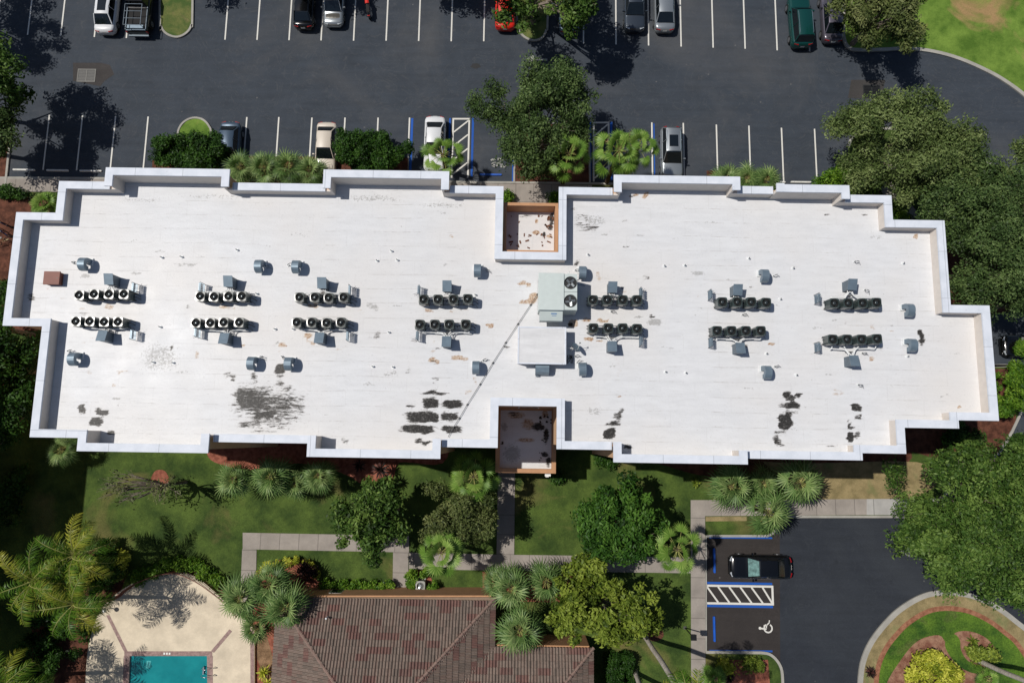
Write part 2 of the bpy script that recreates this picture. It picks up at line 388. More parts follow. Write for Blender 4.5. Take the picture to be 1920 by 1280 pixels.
sheet('planting_bed', [(286, 300), (332, 300), (332, 336), (284, 336)], .075, M['mulch_dark'])
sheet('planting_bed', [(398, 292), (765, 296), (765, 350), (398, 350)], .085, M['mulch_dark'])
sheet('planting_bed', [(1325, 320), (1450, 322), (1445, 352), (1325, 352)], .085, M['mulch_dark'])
sheet('planting_bed', [(0, 372), (30, 368), (118, 372), (118, 470), (70, 620), (-60, 620), (-60, 375)], .065, M['mulch_dark'])  # darker mulch colour stands in for the tree shade on this bed
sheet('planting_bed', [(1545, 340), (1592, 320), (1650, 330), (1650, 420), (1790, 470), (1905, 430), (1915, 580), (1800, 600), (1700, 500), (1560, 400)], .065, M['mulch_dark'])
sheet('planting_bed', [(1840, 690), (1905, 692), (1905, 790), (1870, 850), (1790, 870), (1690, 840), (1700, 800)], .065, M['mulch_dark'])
# walks
sheet('sidewalk', [(-200, 333), (220, 337), (220, 361), (-200, 357)], .12, M['walk_x'])
sheet('sidewalk', [(770, 342), (1110, 347), (1110, 373), (770, 373)], .12, M['walk_x'])
sheet('sidewalk', [(960, 373), (1035, 373), (1035, 440), (960, 440)], .12, M['walk_y'])
sheet('sidewalk', [(1651, 280), (1679, 280), (1682, 350), (1722, 400), (1745, 440), (1700, 440), (1680, 400), (1653, 360)], .12, M['walk_y'])
sheet('sidewalk', [(455, 998), (767, 1004), (767, 1035), (455, 1029)], .09, M['walk_x'])
sheet('sidewalk', [(454, 1029), (481, 1030), (479, 1128), (450, 1128)], .088, M['walk_y'])
sheet('sidewalk', [(737, 1034.5), (766, 1035), (765, 1111), (736, 1111)], .086, M['walk_y'])
sheet('sidewalk', [(767, 1035), (930, 1039), (1296, 1044), (1296, 1074), (930, 1069), (767, 1066)], .092, M['walk_x'])
sheet('sidewalk', [(934, 860), (966, 860), (964, 1039.5), (931, 1039)], .084, M['walk_y'])
sheet('sidewalk', [(1295, 937), (1322, 937), (1323, 1330), (1296, 1330)], .094, M['walk_y'])
sheet('sidewalk', [(1322, 937), (1625, 935), (1625, 965), (1322, 967)], .09, M['walk_x'])
sheet('sidewalk', [(1625, 935), (1755, 934), (1740, 965), (1625, 965)], .091, M['walk_pale'])
# lower lot
sheet('parking_stalls', [(1324, 1005), (1462, 1000), (1463, 1262), (1440, 1224), (1324, 1222)], .014, M['asphalt_old'])
sheet('driveway', [(1462, 970), (1740, 969), (1800, 906), (1880, 850), (2300, 700), (2600, 1700), (1470, 1700), (1468, 1262), (1463, 1262)], .016, M['asphalt_new'])
# roundabout island
outer = [(1611, 1290), (1616, 1243), (1634, 1200), (1668, 1158), (1697, 1134), (1731, 1116), (1763, 1110), (1801, 1112), (1834, 1121), (1871, 1140), (1904, 1165), (1932, 1190), (1962, 1240), (1972, 1300), (1950, 1360), (1890, 1410), (1790, 1440), (1690, 1420), (1630, 1360)]
def shrink(P, k, c=(1785, 1275)): return [(c[0]+(p[0]-c[0])*k, c[1]+(p[1]-c[1])*k) for p in P]
oc = smooth_line(outer+[outer[0]], 4)[:-1]
sheet('roundabout_island', oc, .10, M['turf_dry']); ribbon('kerb', oc, .38, 0, .15, M['kerb'], closed=True)
sheet('planting_bed', shrink(oc, .85, (1790, 1280)), .106, M['mulch_ring'])
sheet('ground_cover', shrink(oc, .8, (1792, 1283)), .115, M['groundcover'])
sheet('planting_bed', smooth_line([(1700, 1280), (1682, 1330), (1660, 1290), (1690, 1235), (1722, 1200), (1760, 1190), (1775, 1203), (1792, 1185), (1820, 1183), (1850, 1196), (1872, 1222), (1876, 1232), (1850, 1240), (1862, 1262), (1830, 1300), (1760, 1320)], 4), .122, M['mulch_pale'])
sheet('ground_cover', smooth_line([(1775, 1190), (1790, 1188), (1800, 1200), (1802, 1218), (1815, 1238), (1845, 1252), (1830, 1262), (1800, 1250), (1782, 1230), (1772, 1210), (1775, 1190)], 4), .128, M['groundcover'])
# mulch and beds of the south garden
sheet('planting_bed', smooth_line([(385, 815), (390, 856), (420, 872), (470, 880), (560, 868), (640, 886), (690, 915), (715, 925), (735, 905), (745, 872), (760, 866), (830, 868), (850, 815)], 4), .066, M['mulch_red'])
sheet('planting_bed', smooth_line([(1160, 815), (1165, 862), (1230, 868), (1310, 890), (1420, 900), (1560, 880), (1700, 870), (1700, 815)], 4), .064, M['mulch_dark'])
sheet('turf_patch', smooth_line([(1430, 865), (1530, 868), (1720, 866), (1760, 900), (1700, 936), (1545, 936), (1500, 930), (1430, 865)], 4), .068, M['turf_dry'])
sheet('turf_patch', [(1323, 968), (1400, 968), (1400, 976), (1323, 977)], .08, M['turf_dry'])
def spot(cx, cy, r, mat, z=.07):
    sheet('mulch_ring', [(cx+r*math.cos(a)*(1+.08*math.sin(3*a)), cy+r*math.sin(a)) for a in np.linspace(0, 6.28, 20)[:-1]], z, mat)
spot(300, 897, 17, M['mulch_red']); spot(1228, 1186, 16, M['mulch_dark']); spot(1170, 1000, 36, M['mulch_dark'], .072)
sheet('planting_bed', smooth_line([(480, 1075), (500, 1056), (540, 1047), (580, 1052), (598, 1070), (604, 1092), (740, 1096), (740, 1112), (500, 1112), (478, 1095), (480, 1075)], 4), .074, M['mulch_red'])
sheet('planting_bed', [(766, 1068), (800, 1068), (822, 1108), (900, 1112), (765, 1112)], .075, M['mulch_red'])
sheet('planting_bed', [(905, 1071), (1100, 1074), (1100, 1130), (905, 1125)], .076, M['mulch_red'])
sheet('planting_bed', smooth_line([(215, 1118), (250, 1090), (290, 1064), (330, 1058), (365, 1062), (400, 1082), (430, 1112), (420, 1116), (395, 1092), (340, 1072), (300, 1075), (255, 1100), (222, 1125)], 4), .066, M['mulch_dark'])
sheet('planting_bed', smooth_line([(150, 1045), (190, 1022), (222, 1030), (238, 1060), (235, 1085), (215, 1118), (160, 1115), (150, 1045)], 4), .067, M['mulch_dark'])
sheet('planting_bed', [(474, 1130), (520, 1130), (516, 1330), (476, 1330)], .066, M['mulch_red'])
sheet('planting_bed', [(474, 1180), (500, 1190), (514, 1240), (505, 1290), (476, 1220)], .07, M['soil'])
sheet('planting_bed', [(60, 1130), (168, 1130), (160, 1340), (60, 1340)], .066, M['mulch_dark'])  # deep shade under the palms put into the colour by darker mulch
sheet('planting_bed', [(1350, 1236), (1440, 1236), (1445, 1300), (1345, 1300)], .066, M['mulch_red'])
# pool
dk = smooth_line([(158, 1340), (160, 1280), (166, 1210), (185, 1150), (213, 1117), (240, 1098), (270, 1082), (300, 1073), (335, 1071), (365, 1080), (395, 1102), (430, 1135), (470, 1170)], 5)
deck_poly = dk+[(477, 1180), (477, 1340), (389, 1340), (388, 1229), (243, 1229), (238, 1340)]
def thick(name, poly, z0, z1, mat, label=None, cat=None, parent=None, kind='structure'):
    mb = MB(); mb.prism([bp(p[0], p[1], z1) for p in poly], z0, z1); o = mb.build(name, mat, parent); return tag(o, label, cat, kind=kind)
thick('pool_deck', deck_poly, .02, .3, M['deck'])
m, t, p = newmat('pool_water'); v = coords(t); f = noise(t, v, .5, 3)
t.links.new(ramp(t, f, [(.3, lin((14, 112, 118))), (.7, lin((28, 136, 140)))]), p.inputs['Base Color'])
p.inputs['Roughness'].default_value = .08; p.inputs['Specular IOR Level'].default_value = .5
bump(t, p, noise(t, v, 3.5, 3, .5, 1.0), .35, .04); M['water'] = m
sheet('pool_water', [(240, 1226), (391, 1226), (391, 1345), (236, 1345)], .17, M['water'])
sheet('pool_step', [(275, 1238), (283, 1238), (281, 1252), (273, 1252)], .175, flat('pool_step_mat', (70, 170, 170), .3))
for i, q in enumerate(([(233, 1220), (398, 1220), (398, 1229), (233, 1229)], [(232, 1229), (243, 1229), (239, 1340), (228, 1340)], [(388, 1229), (399, 1229), (399, 1340), (389, 1340)],
          [(199, 1153), (205, 1152), (239, 1220), (232, 1220)], [(396, 1219), (430, 1179), (435, 1183), (401, 1223)], [(469, 1180), (476, 1180), (476, 1340), (470, 1340)])):
    sheet('brick_band', q, .304+.002*i, M['brick_band'])
# ------------------------------------------------------------------ painted markings
mk = {'white': MB(), 'blue': MB(), 'worn': MB()}
def stripe(a, b, w=.12, c='white', z=.022):
    a = Vector((a[0], a[1])); b = Vector((b[0], b[1])); d = (b-a).normalized(); q = Vector((-d.y, d.x))*w/2
    mk[c].add([(p.x, p.y, z) for p in (a+q, a-q, b-q, b+q)], [(0, 1, 2, 3)])
for x, y in [(-8, 63), (52, 66), (114, 68), (177, 70), (237, 72), (422, 75), (482, 75.5), (542, 76), (602, 76.5), (663, 77), (724, 77), (785, 77.5), (846, 78), (907, 78), (1094, 82), (1155, 84), (1216, 86), (1277, 88), (1337, 90), (1397, 92), (1457, 95), (1518, 97)]:
    p = bp(x, y); stripe((p.x, p.y), (p.x, p.y+6.2))
for x, y in [(93, 216), (155, 217), (217, 218), (278, 219), (463, 220), (523, 220), (585, 221), (647, 221), (709, 221), (768, 221), (1222, 230), (1281, 231), (1343, 234), (1404, 236), (1465, 240), (1527, 242)]:
    p = bp(x, y); stripe((p.x, p.y), (p.x, p.y-4.9))
def vline(x, y, ln=5.2, w=.14, c='blue', dx=0): p = bp(x, y); stripe((p.x+dx, p.y), (p.x+dx, p.y-ln), w, c)
vline(773, 222, w=.2); vline(844, 222, w=.16); vline(887, 222, w=.18); vline(963, 238); vline(1107, 230); vline(1146, 229, w=.2); vline(1226, 232, w=.1)
def aisle(x0, x1, y, n, step):
    a = bp(x0, y); b = bp(x1, y); L = 5.3
    stripe((a.x, a.y), (a.x, a.y-L), .14); stripe((b.x, b.y), (b.x, b.y-L), .14)
    stripe((a.x-.07, a.y-.06), (b.x+.07, b.y-.06), .14, z=.027)
    for i in range(n):
        y0 = a.y-.1-i*step; stripe((b.x-.07, y0-.1), (a.x+.07, y0-1.15), .12, z=.025)
aisle(850, 880, 222, 4, 1.25); aisle(1113, 1141, 229, 4, 1.25)
# lower accessible aisle (runs west-east)
a = bp(1324, 1097); b = bp(1449, 1132)
stripe((a.x, a.y), (b.x, a.y), .16); stripe((a.x, b.y), (b.x, b.y), .16); stripe((b.x, a.y+.08), (b.x, b.y-.08), .16, z=.027)
stripe((a.x, a.y+.2), (b.x, a.y+.2), .18, 'blue', .026); stripe((a.x, b.y-.19), (b.x, b.y-.19), .18, 'blue', .026)
for i in range(6):
    x = a.x-.05+i*.86; stripe((x+.1, a.y-.07), (min(x+.95, b.x-.05), b.y+.07), .13, z=.025)
for yy in (1007, 1219): q = bp(1330, yy); q2 = bp(1448, yy+1); stripe((q.x, q.y), (q2.x, q2.y), .13, 'blue', .026)
# wheelchair symbol
c = bp(1440, 1177); mb = mk['white']; zz = .024
def arc(cx, cy, r0, r1, a0, a1, n=14):
    for i in range(n):
        t0 = a0+(a1-a0)*i/n; t1 = a0+(a1-a0)*(i+1)/n
        mb.add([(cx+r*math.cos(tt), cy+r*math.sin(tt), zz) for r, tt in ((r0, t0), (r0, t1), (r1, t1), (r1, t0))], [(0, 3, 2, 1)])
arc(c.x, c.y, .25, .36, R(120), R(420)); arc(c.x-.62, c.y+.0, 0, .11, 0, R(360), 10)
stripe((c.x-.52, c.y-.02), (c.x-.12, c.y-.05), .12); stripe((c.x-.3, c.y+.0), (c.x-.28, c.y+.25), .09); stripe((c.x-.15, c.y-.02), (c.x-.1, c.y+.25), .09); stripe((c.x-.1, c.y+.22), (c.x+.1, c.y+.42), .09); stripe((c.x+.1, c.y+.42), (c.x+.12, c.y+.6), .08)
# direction arrows and the worn symbol
def arrow(px, py, s=1.0):
    p = bp(px, py); mk['worn'].add([(p.x, p.y, .024), (p.x+.75*s, p.y-.45*s, .024), (p.x+.75*s, p.y+.45*s, .024)], [(0, 1, 2)])
    stripe((p.x+.7*s, p.y), (p.x+2.0*s, p.y), .2*s, 'worn', .023)
arrow(985, 112, .95); arrow(1688, 1033, .9)
p = bp(931, 306)
for i in range(16):
    x = p.x+rng.uniform(-.7, .7); y = p.y+rng.uniform(-.35, .35); stripe((x, y), (x+rng.uniform(.1, .35), y+rng.uniform(-.12, .12)), rng.uniform(.06, .2), 'worn', .022+i*.0003)
mk['white'].build('road_markings', M['line_white'])['kind'] = 'structure'
mk['blue'].build('road_markings', M['line_blue'])['kind'] = 'structure'
mk['worn'].build('road_markings', M['line_worn'])['kind'] = 'structure'
sheet('drain_apron', [(137, 118), (188, 118), (206, 122), (214, 140), (196, 152), (188, 162), (137, 152)], .0125, asphalt('apron_a', (58, 55, 54), (76, 72, 70)))
sheet('drain_apron', [(1596, 150), (1660, 150), (1652, 186), (1590, 184)], .0125, asphalt('apron_b', (58, 56, 55), (72, 70, 68)))
sheet('oil_stain', [(892+9*math.cos(a)*(1+.2*math.sin(5*a)), 124+5*math.sin(a)) for a in np.linspace(0, 6.2, 18)], .0115, flat('oil', (22, 22, 24), .5))
# drains
for (x0, y0, x1, y1), lab, cc in (((144, 130, 181, 154), 'pale steel storm drain grate set in patched asphalt near the left edge', (94, 93, 90)), ((1619, 160, 1650, 184), 'dark steel storm drain grate near the tree on the curving road', (44, 46, 46))):
    a = bp(x0, y1); b = bp(x1, y0); r = empty('storm_drain', ((a.x+b.x)/2, (a.y+b.y)/2, .01), label=lab, cat='storm drain'); W = b.x-a.x; D = b.y-a.y
    m = flat('grate', cc, .6, .3)
    f = MB(); f.box((0, 0, .008), (W, D, .008)); f.build('pit', M['black'], r)
    f = MB()
    for sx in (-1, 0, 1): f.box((sx*(W/2-.04), 0, .022), (.08, D, .02))
    for sy in (-1, 1): f.box((0, sy*(D/2-.04), .022), (W-.16, .08, .019))
    f.build('frame', m, r)
    f = MB()
    for i in range(8): f.box((0, -D/2+.12+i*(D-.24)/7, .02), (W-.17, .035, .012))
    f.build('grate', m, r)
# wheel stops
def wheel_stop(x, y, ln, horiz, mat, lab):
    p = bp(x, y); r = empty('wheel_stop', (p.x, p.y, .01), 0 if horiz else math.pi/2, label=lab, cat='wheel stop', group='wheel stops at the heads of the parking stalls')
    mb = MB(); h = ln/2
    mb.loft([[(xx, -.09*k, 0), (xx, .09*k, 0), (xx, .06*k, .11), (xx, -.06*k, .11)] for xx, k in ((-h, .7), (-h+.06, 1), (h-.06, 1), (h, .7))]); mb.build('bar', mat, r)
    for s in (-1, 1): b = MB(); b.tube([(s*(h-.3), 0, .1), (s*(h-.3), 0, .118)], .02, 6); b.build('bolt', M['stand'], r)
wl = flat('stop_white', (205, 204, 198), .7); wb = flat('stop_blue', (20, 84, 180), .5)
wheel_stop(46, 319, 1.85, True, wl, 'white concrete wheel stop beside the planted kerb at the far left')
wheel_stop(109, 320, 1.85, True, wl, 'white concrete wheel stop in shade, middle of the left three')
wheel_stop(171, 321, 1.85, True, wl, 'white concrete wheel stop nearest the top left roof corner')
wheel_stop(1455, 342, 1.5, True, wl, 'white wheel stop half hidden by palm fronds at the right stalls')
wheel_stop(1501, 342, 1.7, True, wl, 'white wheel stop between the last two lines of the right stalls')
wheel_stop(920, 328, 1.85, True, wb, 'blue wheel stop left of the mulch under the central tree')
wheel_stop(1339, 1050, 1.85, False, wb, 'blue wheel stop at the nose of the black sedan')
wheel_stop(1339, 1178, 1.85, False, wb, 'blue wheel stop in the empty accessible stall')
# ------------------------------------------------------------------ the main building
ZR, ZL, ZH = 11.7, 12.6, 13.2
# corner list: (px, py, height of the wall that STARTS here)
L_, H_ = ZL, ZH
C = [(111, 339, L_), (197, 341, H_), (197, 314, H_), (430, 317, H_), (430, 343, L_), (606, 344, H_), (606, 318, H_), (842, 321, H_), (842, 347.5, L_), (943.5, 349.5, L_), (942.5, 472, L_), (1047, 472, L_), (1048, 350.6, L_), (1151, 352, H_), (1151, 328, H_), (1388, 331, H_), (1388, 348.3, L_), (1471, 350.4, H_), (1471, 344.5, H_), (1592.5, 348.5, H_), (1593.5, 365, L_), (1672, 366.5, L_), (1674, 411.7, L_), (1771.7, 413.4, L_), (1782, 571, L_), (1856, 573, L_), (1872.6, 788.3, L_), (1798, 788, L_), (1798, 802.5, L_), (1697, 802, L_), (1698.7, 850, L_), (1617.5, 849.5, L_), (1617.5, 862.5, L_), (1402.5, 859.6, H_), (1402, 869.6, H_), (1150, 867, H_), (1150.3, 843.3, L_), (1043.7, 841.5, L_), (1043.7, 761.5, L_), (934.6, 760.5, L_), (933, 839.4, L_), (825.8, 837.6, H_), (825.8, 860.5, H_), (575, 855.3, H_), (575.8, 831, L_), (390.6, 828, H_), (390.6, 849.8, H_), (143.8, 844.6, H_), (145.8, 820.6, L_), (56, 819.3, L_), (78, 611.5, L_), (5, 610.4, L_), (30, 397.5, L_), (104, 399, L_)]
n = len(C); hs = [c[2] for c in C]
val = []
for i in range(n):
    j = (i+1) % n; a = bp(C[i][0], C[i][1], hs[i]); b = bp(C[j][0], C[j][1], hs[i])
    horiz = abs(a.x-b.x) > abs(a.y-b.y)
    val.append((horiz, (a.y+b.y)/2 if horiz else (a.x+b.x)/2))
V = []
for i in range(n):
    a = val[i-1]; b = val[i]
    assert a[0] != b[0], (i, C[i])
    V.append(Vector((b[1], a[1])) if a[0] else Vector((a[1], b[1])))
area = sum(V[i].x*V[(i+1) % n].y-V[(i+1) % n].x*V[i].y for i in range(n))
sg = 1 if area > 0 else -1
def offs(d):
    out = []
    for i in range(n):
        e0 = (V[i]-V[i-1]).normalized(); e1 = (V[(i+1) % n]-V[i]).normalized()
        out.append(V[i]+sg*d*(Vector((-e0.y, e0.x))+Vector((-e1.y, e1.x))))
    return out
def seg_quad(A, B, i):
    """quad of segment i between offset rings A (outer) and B (inner), butted where heights change"""
    j = (i+1) % n; hz = val[i][0]; ax = 0 if hz else 1
    d = 1 if (V[j]-V[i])[ax] > 0 else -1
    P = [A[i].copy(), A[j].copy(), B[j].copy(), B[i].copy()]
    hp, hn, h = hs[i-1], hs[j], hs[i]
    lo_, hi_ = sorted((A[i][ax]*d, B[i][ax]*d))
    if hp != h: s = (lo_ if h > hp else hi_)*d; P[0][ax] = s; P[3][ax] = s
    lo_, hi_ = sorted((A[j][ax]*d, B[j][ax]*d))
    if hn != h: s = (hi_ if h > hn else lo_)*d; P[1][ax] = s; P[2][ax] = s
    return P
bld = empty('apartment_building', (V[0].x, V[0].y, 0), label='long three-storey building with stepped white flat roof and white-capped parapets', cat='building')
def bput(o): o.location = (-V[0].x, -V[0].y, 0); return o
A0, B0 = V, offs(.5); A1, B1 = offs(.22), offs(.46)
cp, wl_, iw = MB(), MB(), MB()
Am = offs(.34)
for i in range(n):
    cp.prism(seg_quad(A0, B0, i), hs[i]-.12, hs[i])
    wl_.prism(seg_quad(A1, Am, i), 0, hs[i]-.121)
    iw.prism(seg_quad(Am, B1, i), ZR-.2, hs[i]-.121)
bput(cp.build('coping', M['coping'], bld)); bput(wl_.build('wall', M['stucco_ext'], bld)); bput(iw.build('parapet', M['parapet'], bld))
# windows on the long walls
for i in range(n):
    j = (i+1) % n; d = V[j]-V[i]; ln = d.length
    if ln < 3.2 or not val[i][0]: continue
    e = d.normalized(); nn_ = Vector((-e.y, e.x))*sg; k = int(ln//2.9)
    if abs(V[i].y) < 9 and abs((V[i].x+V[j].x)/2) < 3.5 and 9 < V[i].y: continue
    for q in range(k):
        c = A1[i]+e*(ln*(q+.5)/k)
        for fl in range(3):
            if len([1 for x in bld.children if x.name.startswith('window')]) >= 96: break
            f = MB(); f.box((c.x, c.y, 2.2+fl*3.6), (1.5 if val[i][0] else .1, .1, 1.5)); wo = bput(f.build('window', M['trim'], bld))
            g = MB(); g.box((c.x-nn_.x*.03, c.y-nn_.y*.03, 2.2+fl*3.6), (1.3, .1, 1.3)); g.build('pane', M['glass'], wo)
# roof membrane with dirt attribute
m, t, p = newmat('roof_membrane'); v = coords(t); M['roof'] = m
at = N(t, 'ShaderNodeAttribute'); at.attribute_name = 'stain'
sp = N(t, 'ShaderNodeSeparateColor'); t.links.new(at.outputs['Color'], sp.inputs[0])
vs = coords(t, (.5, 2.2, 1)); st = noise(t, vs, 1.2, 6, .65); med = noise(t, v, .7, 7, .6); fin = noise(t, v, 7, 8, .75, .4); big = noise(t, v, .12, 3)
base = ramp(t, st, [(.25, lin((198, 199, 201))), (.55, lin((207, 208, 210))), (.8, lin((213, 214, 216)))])
base = mix(t, ramp(t, big, [(.4, (0, 0, 0)), (.7, (.7, .7, .7))]), base, lin((208, 204, 200)))
base = mix(t, ramp(t, fin, [(.56, (0, 0, 0)), (.74, (.65, .65, .65))]), base, lin((172, 170, 168)))
# lap seams of the sheets, 0.95 m apart, broken up
sx = N(t, 'ShaderNodeSeparateXYZ'); t.links.new(v, sx.inputs[0])
wob = mth(t, 'MULTIPLY', noise(t, v, .25, 2), .25)
fy = mth(t, 'FRACT', mth(t, 'MULTIPLY', mth(t, 'ADD', sx.outputs[1], wob), 1/.95))
seam = mth(t, 'LESS_THAN', fy, .045)
vj = mth(t, 'LESS_THAN', mth(t, 'FRACT', mth(t, 'ADD', mth(t, 'MULTIPLY', sx.outputs[0], 1/6.1), mth(t, 'MULTIPLY', mth(t, 'FLOOR', mth(t, 'MULTIPLY', mth(t, 'ADD', sx.outputs[1], wob), 1/.95)), .37))), .008)
base = mix(t, mth(t, 'MULTIPLY', vj, .14), base, lin((170, 168, 166)))
sn = noise(t, coords(t, (.6, .05, 1)), 1.6, 5, .7)
seam = mth(t, 'MULTIPLY', seam, ramp(t, sn, [(.48, (.04, .04, .04)), (.72, (.75, .75, .75))]))
base = mix(t, seam, base, lin((164, 160, 156)))
crk = mth(t, 'MULTIPLY', mth(t, 'LESS_THAN', fy, .11), ramp(t, noise(t, coords(t, (1.2, 2.2, 1)), 3.2, 8, .8, .7), [(.645, (0, 0, 0)), (.69, (.9, .9, .9))]))
base = mix(t, crk, base, lin((120, 108, 96)))
def smooth_fac(attr, nz, gain, off):   # attribute + noise, thresholded
    s = mth(t, 'ADD', attr, mth(t, 'MULTIPLY', mth(t, 'SUBTRACT', nz, .5), gain))
    mr = N(t, 'ShaderNodeMapRange'); mr.interpolation_type = 'SMOOTHSTEP'
    mr.inputs['From Min'].default_value = off[0]; mr.inputs['From Max'].default_value = off[1]
    t.links.new(s, mr.inputs[0]); return mr.outputs[0]
hn = noise(t, coords(t, (1.0, 3.2, 1)), 2.4, 9, .75, .5); hf = noise(t, v, 9, 8, .8)
rust = smooth_fac(sp.outputs[1], hn, 1.6, (.42, .85)); rust = mth(t, 'MULTIPLY', rust, ramp(t, hf, [(.36, (.25,)*3), (.6, (.95,)*3)]))
base = mix(t, rust, base, ramp(t, hf, [(.38, lin((190, 152, 88))), (.6, lin((126, 80, 36)))]))
gry = smooth_fac(sp.outputs[2], fin, 2.0, (.45, .75)); base = mix(t, mth(t, 'MULTIPLY', gry, .6), base, lin((128, 126, 122)))
hs_ = noise(t, coords(t, (.8, 5.0, 1)), 1.6, 6, .7, 1.0)
hb = mth(t, 'ADD', mth(t, 'ADD', mth(t, 'MULTIPLY', hn, .45), mth(t, 'MULTIPLY', hf, .15)), mth(t, 'MULTIPLY', hs_, .4))
blk = smooth_fac(sp.outputs[0], hb, 3.6, (.36, .62))
halo = smooth_fac(sp.outputs[0], hb, 2.2, (.12, .9)); base = mix(t, mth(t, 'MULTIPLY', halo, .42), base, lin((128, 118, 106)))
dk_ = mth(t, 'ADD', mth(t, 'SUBTRACT', 1.02, sp.outputs[0]), mth(t, 'MULTIPLY', mth(t, 'SUBTRACT', hf, .5), 2.6))
base = mix(t, mth(t, 'MULTIPLY', blk, ramp(t, hf, [(.3, (.98,)*3), (.56, (.9,)*3), (.68, (.45,)*3)])), base, ramp(t, dk_, [(.15, lin((15, 14, 13))), (.55, lin((40, 37, 34))), (1.0, lin((104, 97, 92)))]))
t.links.new(base, p.inputs['Base Color']); 
t.links.new(ramp(t, med, [(.3, (.24,)*3), (.7, (.34,)*3)]), p.inputs['Roughness'])
p.inputs['Specular IOR Level'].default_value = .07
bump(t, p, mth(t, 'ADD', fin, mth(t, 'MULTIPLY', seam, -1.0)), .3, .03)
